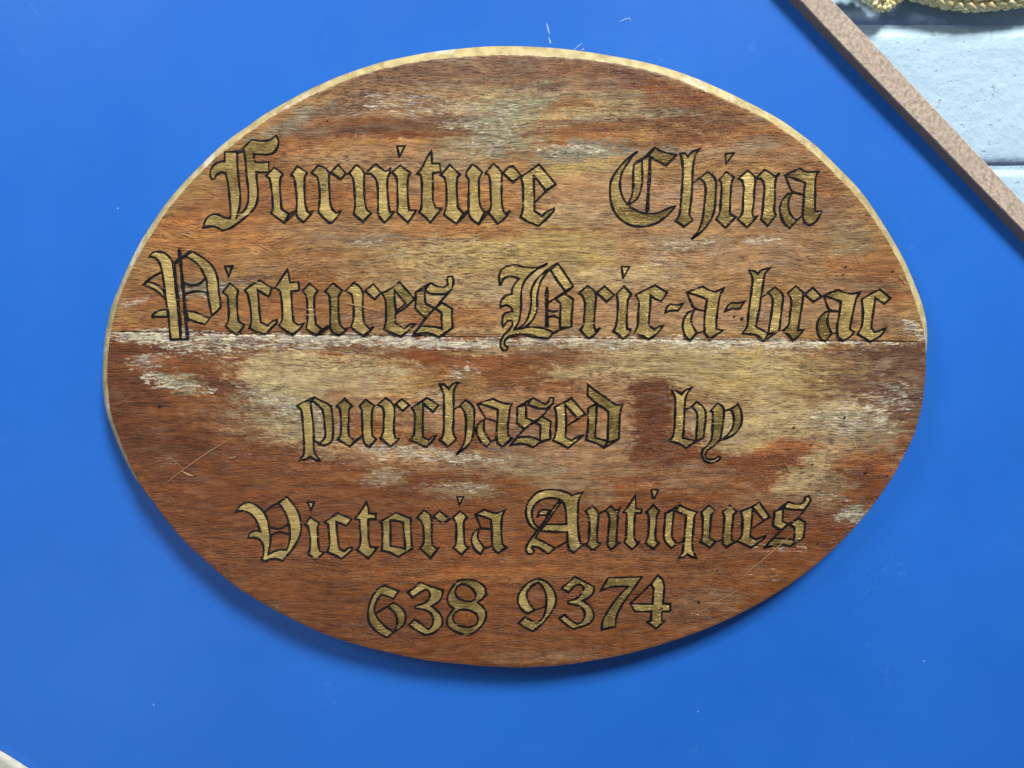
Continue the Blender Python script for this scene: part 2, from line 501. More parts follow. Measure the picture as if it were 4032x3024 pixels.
# ------------------------------------------------------------------ gilded frame on the wall
def blob(bm, c, rx, ry, rz, rot=0.0, seg=10):
    m = Matrix.Translation(c) @ Matrix.Rotation(rot, 4, 'Y') @ Matrix.Diagonal((rx, ry, rz, 1))
    bmesh.ops.create_uvsphere(bm, u_segments=seg, v_segments=seg // 2 + 2, radius=1, matrix=m)
YO = Y_WALL - 0.013
gf_org = at(3860, 0, YO)
frame = thing("gilded_frame", "ornate gilded picture frame on the pale blue wall at the top right corner", "picture frame", gf_org)
mm = 0.001
def gp(u, v, y=YO): return at(u, v, y) - gf_org
# moulding: an oval ring of overlapping leaves; only its lowest part is in view
bm = bmesh.new()
cx, cyv, ra, rb = 3850, -470, 620, 490
rnd = random.Random(3)
for q in range(96):
    t = 2 * math.pi * q / 96
    u = cx + ra * math.cos(t); v = cyv + rb * math.sin(t)
    if u < 3130: continue
    tang = math.atan2(rb * math.cos(t), -ra * math.sin(t))
    for ring, (off, ln, wd, dep) in enumerate(((0, 12.5, 5.0, 7), (-26, 10, 5.5, 11), (14, 9, 4.2, 5), (-56, 11, 7, 9))):
        du = math.cos(t) * off; dv = math.sin(t) * off
        p = gp(u + du + rnd.uniform(-4, 4), v + dv + rnd.uniform(-3, 3), YO - dep * mm * 0.5)
        blob(bm, p, ln * mm * rnd.uniform(.85, 1.15), dep * mm, wd * mm * rnd.uniform(.8, 1.1), tang + (0.45 if ring in (0, 3) else -0.3))
bm_obj("leaf_moulding", bm, M_GILT, frame, True)
bm = bmesh.new()
pts = []
for q in range(97):
    t = 2 * math.pi * q / 96
    pts.append((cx + (ra - 60) * math.cos(t), cyv + (rb - 60) * math.sin(t)))
ringv = []
for u, v in pts:
    c = gp(u, v, YO + 0.008); o = gp(cx + (u - cx) * 1.09, cyv + (v - cyv) * 1.09, YO + 0.008); i_ = gp(cx + (u - cx) * 0.88, cyv + (v - cyv) * 0.88, YO + 0.004)
    ringv.append([bm.verts.new(i_), bm.verts.new(c - Vector((0, 0.010, 0))), bm.verts.new(o), bm.verts.new(o + Vector((0, 0.018, 0))), bm.verts.new(i_ + Vector((0, 0.018, 0)))])
for q in range(96):
    for r in range(5):
        a, b = ringv[q], ringv[q + 1]
        bm.faces.new((a[r], a[(r + 1) % 5], b[(r + 1) % 5], b[r]))
bm_obj("frame_ring", bm, M_GILT, frame, True)
# carved shell / rosette hanging below the ring
bm = bmesh.new()
ru, rv = 3478, -12
for k2 in range(7):
    a = math.radians(15 + k2 * 25)
    for rr, sz in ((26, 5.4), (46, 4.4)):
        blob(bm, gp(ru + rr * math.cos(a), rv + rr * math.sin(a), YO - 0.006), sz * mm * 1.1, 5 * mm, sz * mm * 0.75, a)
for u, v, rx, rz, ro in ((3430, 6, 9, 6, 0.6), (3412, -8, 8, 7, 0.2), (3452, 28, 8, 5, 0.9), (3526, 4, 9, 5, -0.5), (3540, -6, 6, 6, 0), (3468, 30, 5, 5, 0.3), (3384, -26, 9, 7, 0), (3345, -30, 12, 6, 0.2), (3300, -22, 14, 5, 0.1)):
    blob(bm, gp(u, v, YO - 0.001), rx * mm, 7 * mm, rz * mm, ro)
for k2 in range(8):
    a = math.radians(k2 * 45)
    blob(bm, gp(ru + 12 * math.cos(a), rv + 12 * math.sin(a), YO - 0.011), 2.4 * mm, 2.4 * mm, 2.4 * mm)
bm_obj("rosette", bm, M_GILT, frame, True)
# ------------------------------------------------------------------ the oval sign
face_px = [(462, 1200), (446, 1254), (437, 1308), (431, 1352), (424, 1417), (422, 1489), (426, 1562), (435, 1627), (453, 1681), (466, 1720), (498, 1795), (520, 1851), (558, 1921), (602, 1977),
    (653, 2044), (728, 2135), (823, 2220), (905, 2294), (1026, 2371), (1152, 2440), (1278, 2497), (1404, 2538), (1531, 2569), (1700, 2603), (1826, 2615), (1952, 2625), (2078, 2628), (2204, 2620),
    (2331, 2601), (2500, 2567), (2563, 2550), (2689, 2509), (2815, 2462), (2941, 2402), (3067, 2330), (3194, 2240), (3307, 2139), (3398, 2041), (3470, 1947), (3521, 1871), (3553, 1810), (3593, 1730),
    (3615, 1665), (3631, 1600), (3640, 1524), (3645, 1470), (3646, 1398), (3644, 1340), (3633, 1289), (3615, 1217), (3590, 1145), (3564, 1080), (3526, 1000), (3506, 964), (3467, 899), (3427, 841),
    (3383, 783), (3344, 740), (3289, 686), (3217, 613), (3145, 552), (3087, 515), (3005, 460), (2942, 430), (2852, 389), (2762, 350), (2671, 313), (2581, 284), (2490, 263), (2400, 246), (2251, 230),
    (2142, 222), (2034, 217), (1925, 218), (1817, 224), (1708, 234), (1600, 251), (1505, 271), (1415, 298), (1342, 324), (1270, 356), (1198, 389), (1126, 427), (1071, 457), (1017, 494), (963, 533),
    (908, 573), (836, 631), (806, 661), (751, 719), (697, 777), (647, 842), (603, 911), (563, 976), (527, 1041), (498, 1106), (475, 1157)]
outer_px = [(439, 1200), (424, 1272), (411, 1345), (406, 1417), (403, 1489), (406, 1544), (413, 1598), (426, 1652), (450, 1714), (480, 1786), (500, 1830), (545, 1915), (600, 1985), (728, 2137), (905, 2296), (1152, 2441), (1531, 2570), (2078, 2629), (2500, 2568), (2941, 2403),
    (3307, 2140), (3522, 1872), (3617, 1665), (3635, 1600), (3642, 1542), (3649, 1470), (3653, 1398), (3654, 1340), (3651, 1297), (3644, 1246), (3629, 1188), (3604, 1127), (3579, 1065), (3548, 1000),
    (3514, 943), (3477, 881), (3434, 816), (3391, 754), (3344, 704), (3289, 650), (3217, 577), (3145, 523), (3072, 471), (3033, 449), (2942, 402), (2834, 350), (2725, 303), (2617, 266), (2508, 239),
    (2400, 220), (2305, 204), (2215, 193), (2106, 185), (1998, 182), (1907, 184), (1817, 192), (1708, 204), (1600, 224), (1505, 244), (1415, 273), (1342, 298), (1270, 329), (1198, 363), (1126, 403),
    (1053, 443), (981, 494), (908, 544), (847, 595), (802, 640), (748, 694), (694, 752), (639, 821), (596, 886), (556, 947), (524, 1009), (495, 1070), (469, 1135)]
CU, CV = 2030.0, 1330.0
def polar(pts):
    p = np.array(pts, float)
    th = np.arctan2(p[:, 1] - CV, (p[:, 0] - CU)); r = np.hypot(p[:, 0] - CU, p[:, 1] - CV)
    o = np.argsort(th); th, r = th[o], r[o]
    return np.r_[th[-1] - 2 * np.pi, th, th[0] + 2 * np.pi], np.r_[r[-1], r, r[0]]
def smooth_closed(a, k):
    n = len(a); w = np.hanning(2 * k + 1); w /= w.sum()
    e = np.r_[a[-k:], a, a[:k]]
    return np.convolve(e, w, 'valid')
NTH = 1440
TH = np.linspace(-np.pi, np.pi, NTH, endpoint=False)
ft, frr = polar(face_px); ot, orr = polar(outer_px)
RF = smooth_closed(np.interp(TH, ft, frr), 9)
RO = smooth_closed(np.interp(TH, ot, orr), 11)
lowm = smooth_closed(((TH > 0.32) & (TH < 2.72)).astype(float), 20)
RO = RF + (np.maximum(RO, RF + 0.5) - RF) * (1 - lowm)

# value noise
_rng = np.random.RandomState(11)
_tab = _rng.rand(256, 256)
def vnoise(x, y, off=0):
    xi = np.floor(x).astype(int); yi = np.floor(y).astype(int); fx = x - xi; fy = y - yi
    fx = fx * fx * (3 - 2 * fx); fy = fy * fy * (3 - 2 * fy)
    T = lambda a, b: _tab[(a + off * 37) % 256, (b + off * 91) % 256]
    return (T(xi, yi) * (1 - fx) + T(xi + 1, yi) * fx) * (1 - fy) + (T(xi, yi + 1) * (1 - fx) + T(xi + 1, yi + 1) * fx) * fy
def fbm(x, y, off=0, octv=4, g=0.55):
    s = 0; a = 1; n = 0
    for k in range(octv):
        s = s + a * vnoise(x * 2 ** k + 13.7 * k, y * 2 ** k + 5.1 * k, off + k); n += a; a *= g
    return s / n
# chipped, slightly wandering arris
jit = (fbm(TH * 60 + 400, TH * 0 + 3.3, 5, 4) - 0.5) * 7
RF = RF + jit * ((RO - RF > 8) * 0.8 + 0.25)
RO = np.maximum(RO, RF + 0.5)

sign_org = at(2030, 1400, 0.0)
sign = thing("oval_sign", "oval worn timber sign with gold blackletter words edged in black, mounted on the blue panel", "sign", sign_org)
SO = np.array(list(sign_org))

# --- stains, bleaching and old varnish as patches: x, y, half width, half height (photo positions), tilt, colour, strength, ragged
U = 1.8228
PAT = {
 'O': (186, 120, 68), 'Y': (192, 156, 98), 'T': (200, 170, 128), 'P': (182, 134, 98), 'G': (160, 148, 122), 'R': (122, 66, 37),
 'V': (108, 58, 34), 'D': (104, 70, 56), 'B': (158, 98, 58), 'K': (134, 134, 130), 'S': (160, 92, 50), 'M': (150, 108, 82), 'N': (136, 78, 42)}
patches = [
 # upper board, from the top edge down
 (1100, 150, 420, 45, 0, 'M', .9, .6), (1180, 160, 120, 16, -9, 'S', .9, .3), (1020, 190, 50, 12, -12, 'S', .8, .3), (1450, 215, 220, 40, 16, 'N', .7, .8), (1420, 185, 150, 16, 14, 'R', .9, .5),
 (1010, 215, 190, 40, -3, 'T', .75, .8), (1130, 215, 90, 40, -20, 'G', .85, .8), (1090, 275, 90, 60, 0, 'G', .8, .8), (870, 240, 150, 40, -6, 'M', .7, .9), (760, 225, 90, 26, -20, 'D', .6, .8),
 (800, 275, 170, 22, -3, 'N', .9, .5), (920, 262, 120, 14, -2, 'D', .6, .7), (1250, 250, 170, 22, -8, 'T', .5, .8), (1330, 205, 90, 20, 4, 'G', .5, .9), (1500, 250, 170, 26, 5, 'D', .5, .9),
 (1230, 275, 170, 22, -3, 'R', .55, .8), (1280, 300, 120, 16, -4, 'S', .5, .6), (1250, 330, 110, 26, -4, 'K', .7, .9), (1560, 300, 180, 22, -8, 'O', .6, .6), (1600, 330, 190, 20, 0, 'P', .7, .6),
 (1480, 300, 90, 22, 0, 'R', .5, .9), (1690, 330, 80, 40, 30, 'N', .5, .9), (1640, 310, 60, 20, -3, 'K', .35, .9), (1440, 325, 70, 12, 0, 'K', .5, .9),
 (640, 300, 110, 40, -25, 'B', .8, .5), (800, 320, 190, 26, 0, 'O', .55, .6), (860, 360, 220, 24, 0, 'P', .7, .8), (560, 420, 150, 60, -20, 'B', .7, .5), (700, 430, 120, 40, 0, 'S', .55, .7),
 (980, 345, 80, 30, 0, 'G', .45, .9), (960, 430, 180, 46, 0, 'O', .75, .6), (890, 400, 30, 26, 0, 'P', .9, .7), (1300, 365, 140, 22, -3, 'Y', .95, .4), (1300, 420, 180, 46, 0, 'P', .85, .5), (1240, 470, 120, 26, 0, 'T', .6, .7),
 (1500, 440, 180, 55, 0, 'P', .85, .6), (1700, 420, 120, 46, 10, 'M', .6, .8), (1780, 400, 60, 40, 30, 'N', .6, .8), (1800, 460, 70, 40, 40, 'D', .35, .9),
 (430, 510, 150, 50, 0, 'O', .85, .5), (560, 500, 110, 40, 0, 'O', .7, .6), (400, 470, 60, 24, -20, 'S', .6, .5), (720, 505, 170, 26, 0, 'P', .6, .9), (800, 525, 80, 20, 0, 'G', .5, .9),
 (990, 500, 190, 24, 0, 'O', .6, .6), (1010, 550, 190, 40, 0, 'T', .75, .6), (1210, 540, 150, 42, 0, 'Y', .85, .5), (1080, 530, 60, 14, 0, 'Y', .7, .6), (1450, 540, 180, 36, 0, 'P', .75, .7), (1500, 525, 90, 20, 0, 'G', .5, .9),
 (1640, 560, 160, 40, 0, 'P', .8, .8), (1380, 600, 160, 30, 0, 'T', .6, .8), (1700, 530, 80, 40, 0, 'M', .6, .9), (1840, 520, 60, 40, 50, 'G', .45, .9), (1900, 600, 60, 60, 50, 'N', .5, .9), (1850, 570, 90, 22, 0, 'S', .45, .8),
 (640, 560, 120, 24, 0, 'B', .6, .7), (420, 570, 90, 24, 0, 'B', .7, .6), (330, 640, 80, 40, 0, 'B', .8, .5), (450, 620, 90, 18, -8, 'K', .55, .9), (540, 660, 160, 36, 0, 'S', .5, .6), (650, 640, 60, 50, 0, 'S', .6, .4),
 (760, 600, 170, 26, 0, 'N', .5, .9), (900, 600, 150, 24, 0, 'T', .5, .9), (860, 680, 190, 34, 0, 'B', .7, .8), (790, 690, 80, 20, 0, 'M', .6, .8), (1050, 680, 120, 40, 0, 'O', .55, .6), (1050, 630, 70, 18, 0, 'K', .3, .9),
 (1350, 680, 230, 40, 0, 'P', .8, .6), (1180, 690, 80, 30, 0, 'O', .6, .6), (1620, 690, 200, 34, 0, 'P', .8, .7), (1830, 650, 110, 46, 0, 'P', .7, .8), (1900, 640, 80, 14, 0, 'S', .5, .7), (1930, 700, 70, 26, 0, 'M', .7, .8),
 (380, 705, 150, 20, 0, 'B', .8, .5), (620, 715, 300, 10, 0, 'N', .5, .6),
 # lower board
 (700, 745, 480, 22, 0, 'M', .6, .8), (330, 755, 110, 14, 2, 'V', .8, .6), (520, 750, 120, 12, 0, 'R', .7, .6), (1150, 760, 250, 24, 0, 'R', .7, .7), (1110, 795, 90, 34, 0, 'N', .8, .9), (1180, 790, 60, 44, 0, 'D', .65, 1.),
 (950, 770, 90, 20, 0, 'N', .7, .7), (450, 790, 75, 34, -4, 'N', 1., .3), (620, 800, 120, 50, 0, 'T', .9, .5), (780, 800, 120, 40, 0, 'T', .7, .9), (300, 790, 60, 18, -10, 'M', .6, .9), (290, 850, 70, 60, 0, 'V', .9, .5), (400, 830, 50, 22, 8, 'G', .8, .9),
 (500, 840, 90, 24, 14, 'V', .8, .7), (690, 860, 170, 46, 6, 'T', .9, .7), (600, 850, 90, 30, 0, 'G', .4, 1.), (560, 930, 120, 34, 14, 'M', .7, 1.), (700, 940, 160, 34, 8, 'T', .8, .9), (820, 860, 130, 50, 0, 'P', .8, .8),
 (780, 930, 60, 46, 0, 'S', .75, .6), (740, 880, 40, 60, 0, 'N', .5, .5), (960, 850, 120, 60, 0, 'O', .5, .6), (1060, 850, 130, 50, 0, 'B', .6, 1.), (1150, 850, 60, 60, 0, 'N', .7, 1.), (960, 900, 140, 40, 0, 'P', .7, .8),
 (880, 985, 190, 28, 3, 'P', .85, .8), (1000, 1000, 150, 22, 3, 'M', .8, .8), (1180, 960, 120, 60, 0, 'M', .8, .9), (1250, 900, 100, 70, 0, 'B', .6, .9),
 (1330, 790, 200, 44, 0, 'T', .8, .6), (1560, 800, 260, 60, 0, 'T', .95, .5), (1650, 870, 200, 70, 0, 'Y', .6, .8), (1500, 790, 120, 30, 0, 'G', .5, .8), (1700, 860, 130, 60, 0, 'G', .35, 1.), (1880, 800, 130, 70, 0, 'D', .8, .9), (1780, 780, 90, 22, 0, 'M', .6, 1.),
 (1940, 860, 60, 70, 0, 'D', .7, 1.), (1830, 900, 110, 46, 0, 'T', .6, 1.), (1650, 940, 200, 50, 0, 'T', .8, .6), (1820, 960, 130, 50, 6, 'P', .7, .9), (1900, 930, 70, 40, 0, 'M', .7, 1.),
 (1402, 905, 62, 88, 4, 'V', 1.15, .35), (1330, 960, 70, 60, 10, 'M', .8, .9), (1480, 900, 60, 60, 0, 'M', .5, .9), (1460, 990, 90, 30, 0, 'R', .7, .9), (1690, 975, 90, 30, -14, 'S', .95, .5), (1600, 1010, 130, 26, -8, 'R', .8, .7),
 (1500, 1030, 120, 34, 0, 'M', .6, .9), (1740, 1030, 90, 36, -30, 'T', .8, .7), (1880, 1010, 80, 26, 0, 'S', .8, .7), (1860, 1060, 90, 60, 0, 'R', .9, .6), (1790, 1060, 60, 36, -20, 'G', .5, .9), (1660, 1080, 120, 22, 0, 'M', .6, .9),
 (600, 1000, 240, 30, 6, 'R', .7, .8), (350, 960, 160, 60, 12, 'V', .9, .6), (740, 1020, 130, 20, 8, 'S', .6, .7), (450, 1060, 160, 60, 10, 'R', .8, .7), (880, 1050, 200, 26, 0, 'R', .7, .6), (830, 1030, 60, 20, 0, 'G', .45, .9), (1000, 1060, 90, 18, 0, 'G', .5, .9),
 (1250, 1070, 120, 30, 0, 'M', .55, .9), (1160, 1060, 100, 40, 0, 'N', .6, .8), (1840, 1115, 40, 26, -10, 'G', 1.1, .5), (1750, 1150, 120, 40, 0, 'R', .7, .7), (700, 1150, 300, 70, 0, 'R', .55, .8), (1100, 1150, 200, 60, 0, 'N', .7, .7),
 (1500, 1190, 250, 40, 0, 'N', .6, .7), (1000, 1240, 240, 26, 0, 'S', .45, .7), (1300, 1210, 240, 14, 0, 'O', .4, .6), (1100, 1330, 200, 60, 0, 'N', .6, .7), (1450, 1330, 130, 40, 0, 'D', .35, .9), (1530, 1290, 90, 30, 0, 'M', .5, .9), (850, 1330, 160, 50, 0, 'R', .6, .7), (1180, 1420, 160, 16, 0, 'M', .5, .8),
]
# broad bleached areas worn through the finish, plus darker patches towards the ends, laid last
broad = [
 (1500, 745, 420, 16, 0, 'T', .7, .8), (1100, 760, 120, 14, 0, 'T', .6, .9), (1250, 715, 500, 10, 0, 'T', .5, .8),
 (1330, 650, 420, 70, 0, 'P', .45, .8), (1480, 470, 260, 70, 0, 'P', .45, .8), (1080, 560, 260, 36, 0, 'Y', .6, .6), (980, 630, 160, 30, 0, 'T', .5, .8), (1250, 600, 200, 24, 0, 'T', .5, .8),
 (900, 190, 260, 34, -4, 'M', .5, .9), (850, 330, 200, 30, -2, 'P', .5, .7), (700, 570, 200, 16, 0, 'P', .4, .8),
 (700, 810, 200, 50, 4, 'T', .6, .8), (620, 900, 130, 34, 14, 'G', .5, 1.), (1620, 800, 320, 46, 0, 'Y', .45, .7), (1600, 900, 200, 50, 0, 'T', .5, .8), (1850, 930, 110, 40, 0, 'G', .5, 1.), (960, 840, 120, 40, 0, 'Y', .4, .8),
 (1250, 960, 160, 30, 0, 'P', .5, .9), (960, 990, 220, 22, 3, 'P', .6, .8), (1140, 880, 130, 50, 0, 'P', .65, .9), (1130, 1000, 200, 30, 0, 'M', .7, .9), (1290, 1010, 130, 40, 0, 'P', .55, 1.), (1180, 1030, 120, 30, 20, 'G', .4, 1.), (1310, 850, 70, 50, 0, 'P', .7, .7),
 (1120, 800, 90, 36, -20, 'N', .7, 1.), (1190, 775, 120, 18, 0, 'R', .6, .9),
 (640, 262, 90, 16, -22, 'K', .6, .9), (760, 280, 140, 10, -2, 'D', .7, .8), (1050, 300, 120, 40, 0, 'G', .5, 1.), (900, 290, 160, 9, -2, 'R', .8, .7), (1220, 190, 160, 14, -6, 'M', .7, .9), (1350, 250, 160, 12, -4, 'G', .5, 1.), (1500, 270, 150, 12, 6, 'R', .5, .8),
 (1700, 480, 110, 30, 0, 'M', .6, 1.), (1860, 620, 70, 30, 0, 'D', .4, 1.), (800, 515, 130, 18, 0, 'M', .5, 1.), (480, 610, 130, 14, -6, 'D', .4, 1.),
 (250, 830, 50, 110, 0, 'V', .6, .8), (1960, 800, 60, 130, 0, 'D', .6, .9), (1000, 150, 500, 34, 0, 'D', .45, 1.), (700, 1300, 500, 120, 20, 'V', .35, 1.), (1500, 1200, 420, 80, -14, 'V', .3, 1.), (900, 1180, 500, 30, 0, 'S', .4, .9), (1150, 1240, 400, 18, 0, 'O', .35, .9),
 (1406, 912, 46, 92, 2, 'V', 1., .2), (1440, 960, 60, 50, 0, 'R', .7, .9), (1330, 905, 40, 70, 0, 'P', .6, .8)]
patches += broad
flecks = [ (1650, 742, 330, 6, 0, 1.1), (980, 741, 160, 9, 0, 1.1), (330, 728, 110, 14, 0, 1.1), (1300, 734, 560, 8, 0, .95), (1100, 745, 700, 12, 1, .7), (500, 742, 260, 16, 1, .9),  # x, y, half width, half height, tilt, amount
 (600, 727, 380, 9, 1, 1.1), (330, 722, 110, 12, 0, 1.0), (850, 735, 140, 16, 2, 1.1), (700, 740, 120, 14, 4, .9), (1010, 735, 160, 10, 0, .7), (1280, 742, 170, 8, 0, .9), (1500, 742, 190, 9, 0, .8), (1750, 748, 240, 7, 0, .5), (430, 755, 60, 12, 0, .7),
 (460, 765, 130, 14, 3, .7), (310, 775, 60, 12, -12, .8), (320, 790, 70, 10, 4, .7), (350, 822, 45, 18, 10, .95), (430, 840, 50, 14, 10, .8), (300, 800, 40, 8, 0, .6), (560, 850, 70, 20, 12, .7), (640, 885, 90, 26, 16, .8), (560, 900, 70, 20, 10, .6),
 (700, 905, 80, 34, 14, .65), (800, 830, 70, 30, 0, .55), (830, 800, 60, 24, 0, .5), (930, 865, 60, 36, 0, .75), (900, 810, 40, 20, 0, .5), (1000, 800, 40, 16, -6, .8), (860, 975, 120, 20, 4, .85), (980, 990, 110, 14, 2, .9), (1060, 970, 60, 14, 0, .5),
 (700, 990, 70, 20, 10, .6), (520, 990, 60, 14, 0, .5), (380, 990, 30, 14, 0, .6), (350, 1000, 24, 16, 0, .5), (820, 1035, 50, 24, 0, .7), (1000, 1050, 80, 14, 0, .75), (1130, 1050, 60, 10, 0, .5), (1180, 930, 40, 40, 0, .5), (1330, 930, 60, 60, 0, .5),
 (1850, 900, 110, 40, 0, .85), (1930, 860, 60, 40, 0, .75), (1900, 800, 80, 30, 0, .5), (1700, 780, 120, 20, 0, .4), (1560, 770, 100, 20, 0, .45), (1780, 930, 80, 40, 0, .5), (1850, 970, 80, 24, 0, .5), (1760, 1040, 60, 30, 0, .55), (1790, 1075, 50, 18, 0, .65),
 (1840, 1115, 40, 26, 0, .9), (1690, 1185, 70, 14, 0, .65), (1620, 1180, 60, 10, 0, .5), (1570, 1270, 60, 16, 0, .55), (1640, 1240, 60, 20, 0, .5), (1500, 1340, 60, 20, 0, .5), (1550, 1390, 60, 20, 0, .5), (1400, 1320, 60, 14, 0, .45), (1760, 1100, 60, 20, 0, .5),
 (860, 220, 110, 22, -4, .75), (980, 235, 110, 22, 0, .75), (1060, 300, 60, 40, 0, .75), (1080, 250, 70, 40, 0, .7), (1000, 270, 60, 14, 0, .8), (1050, 330, 100, 14, 0, .65), (1230, 325, 100, 16, 0, .85), (1160, 210, 60, 26, 0, .6), (1250, 240, 60, 20, 0, .6),
 (760, 240, 100, 16, 0, .55), (660, 240, 60, 20, -26, .6), (1410, 250, 80, 16, 0, .5), (1480, 230, 90, 18, 0, .45), (1620, 320, 50, 10, 0, .5), (1450, 325, 50, 10, 0, .5), (800, 523, 45, 12, 0, .75), (1000, 525, 80, 12, 0, .5), (1240, 520, 60, 12, 0, .6),
 (1420, 560, 40, 20, -20, .75), (1470, 530, 60, 14, 0, .8), (1640, 520, 50, 14, 0, .85), (1540, 520, 50, 12, 0, .7), (1850, 470, 60, 20, 0, .45), (1870, 540, 60, 14, 0, .55), (1950, 610, 40, 18, 0, .5), (1700, 500, 60, 12, 0, .45), (1970, 710, 26, 26, 0, .95),
 (450, 625, 90, 18, -10, .7), (560, 600, 40, 10, 8, .6), (290, 650, 40, 12, -14, .85), (690, 600, 60, 16, 0, .5), (300, 560, 26, 22, -40, .6), (960, 580, 70, 18, 10, .5), (1050, 640, 40, 14, 0, .5), (480, 700, 120, 8, 0, .5), (800, 380, 100, 20, 0, .35),
 (330, 1180, 40, 24, 60, .5), (420, 1290, 40, 20, 40, .55), (620, 1330, 50, 18, 20, .5), (500, 1150, 60, 20, 0, .35), (600, 1230, 30, 10, 0, .4), (800, 1250, 40, 12, 0, .5), (1020, 1290, 30, 10, 0, .4), (1150, 1420, 120, 12, 0, .4), (700, 1090, 80, 20, 0, .3),
]
def field(px, py):
    """px, py: photo positions; returns linear tint (n,3), bare amount, fleck amount"""
    x = px / U; y = py / U
    wx = (fbm(x / 60, y / 30, 1) - .5) * 60; wy = (fbm(x / 70, y / 34, 2) - .5) * 26
    jx = (fbm(x / 7, y / 1.8, 14, 3, .7) - .5) * 46 + (fbm(x / 24, y / 6, 15, 3, .7) - .5) * 40; jy = (fbm(x / 7, y / 1.8, 16, 3, .7) - .5) * 15
    X = x + wx * 0.6 + jx; Y = y + wy * 0.6 + jy
    up_ = (py < 1303 + (px - 430) * 0.0128).astype(float)
    low = np.array(PAT['N'], float); hi = np.array((168, 120, 76), float)
    col = up_[:, None] * hi + (1 - up_[:, None]) * low
    def weight(cx, cy, rx, ry, tilt, rag, seed):
        t = math.radians(tilt); c, s_ = math.cos(t), math.sin(t)
        m = (np.abs(x - cx) < rx * 1.9 + 40) & (np.abs(y - cy) < ry * 1.9 + rx * abs(s_) * 1.5 + 30)
        idx = np.nonzero(m)[0]
        dx = X[idx] - cx; dy = Y[idx] - cy
        a = (dx * c + dy * s_) / rx; b = (-dx * s_ + dy * c) / ry
        d = np.sqrt(a * a + b * b) if rag >= .25 else np.maximum(np.abs(dx * .25 / rx + a * .75) * .96, np.abs(b) * .96)
        nz = fbm(x[idx] / 22 + seed * 3.1, y[idx] / 5.5 + seed * 1.7, 6, 6, .68) - .5
        f = np.clip((1.0 - d) * 2.8 + nz * 6.5 * rag + 0.2, 0, 1)
        return idx, f * f * (3 - 2 * f)
    bare = np.zeros(len(x)); fl = np.zeros(len(x))
    for i, (cx, cy, rx, ry, tl, c, st, rag) in enumerate(patches):
        idx, w = weight(cx, cy, rx, ry, tl, rag, i)
        # keep a patch to its own board
        side = 1.0 if cy < 725 else 0.0
        w = w * (up_[idx] == side) * min(st, 1.0)
        col[idx] = col[idx] * (1 - w[:, None]) + np.array(PAT[c], float) * w[:, None]
        bv = {'T': .9, 'Y': .6, 'G': 1., 'P': .6, 'K': 1., 'M': .7, 'D': .6}.get(c, 0.1)
        bare[idx] = bare[idx] * (1 - w) + bv * w
    for i, (cx, cy, rx, ry, tl, am) in enumerate(flecks):
        idx, w = weight(cx, cy, rx, ry, tl, .9, i + 50)
        fl[idx] = np.maximum(fl[idx], w * am)
    n = fbm(x / 40, y / 9, 3, 5, .6)
    n3 = fbm(x / 9, y / 1.8, 7, 3, .7)
    col = col * (0.74 + 0.30 * n + 0.26 * n3)[:, None]
    n2 = fbm(x / 12, y / 3.0, 4, 3, .6)
    red = np.clip((n2 - .55) * 4, 0, 1)[:, None]
    col = col * (1 - red * .26) + np.array((118, 66, 38.)) * red * .26
    g_ = col.mean(1, keepdims=True); col = g_ + (col - g_) * 1.0
    c = np.clip(col, 0, 255) / 255
    c = np.where(c <= 0.04045, c / 12.92, ((c + .055) / 1.055) ** 2.4)
    return np.clip(c * np.array((0.88, 1.01, 0.90)), 0, 1), bare, fl

def seam_v(u): return 1306 + (u - 430) * 0.0125
def make_plank(upper):
    if upper: sel = TH[(TH < 0.0)]
    # arc from left seam end to right seam end
    px = CU + RF * np.cos(TH); py = CV + RF * np.sin(TH)
    side = py < seam_v(px) if upper else py > seam_v(px)
    # order along the arc from left to right
    idx = np.nonzero(side)[0]
    if upper: order = idx[np.argsort(TH[idx])]               # -pi .. 0 : left over the top to right
    else:
        th2 = np.where(TH < -1.5, TH + 2 * np.pi, TH)
        order = idx[np.argsort(-th2[idx])]                   # pi .. 0 : left under the bottom to right
    return px[order], py[order], order

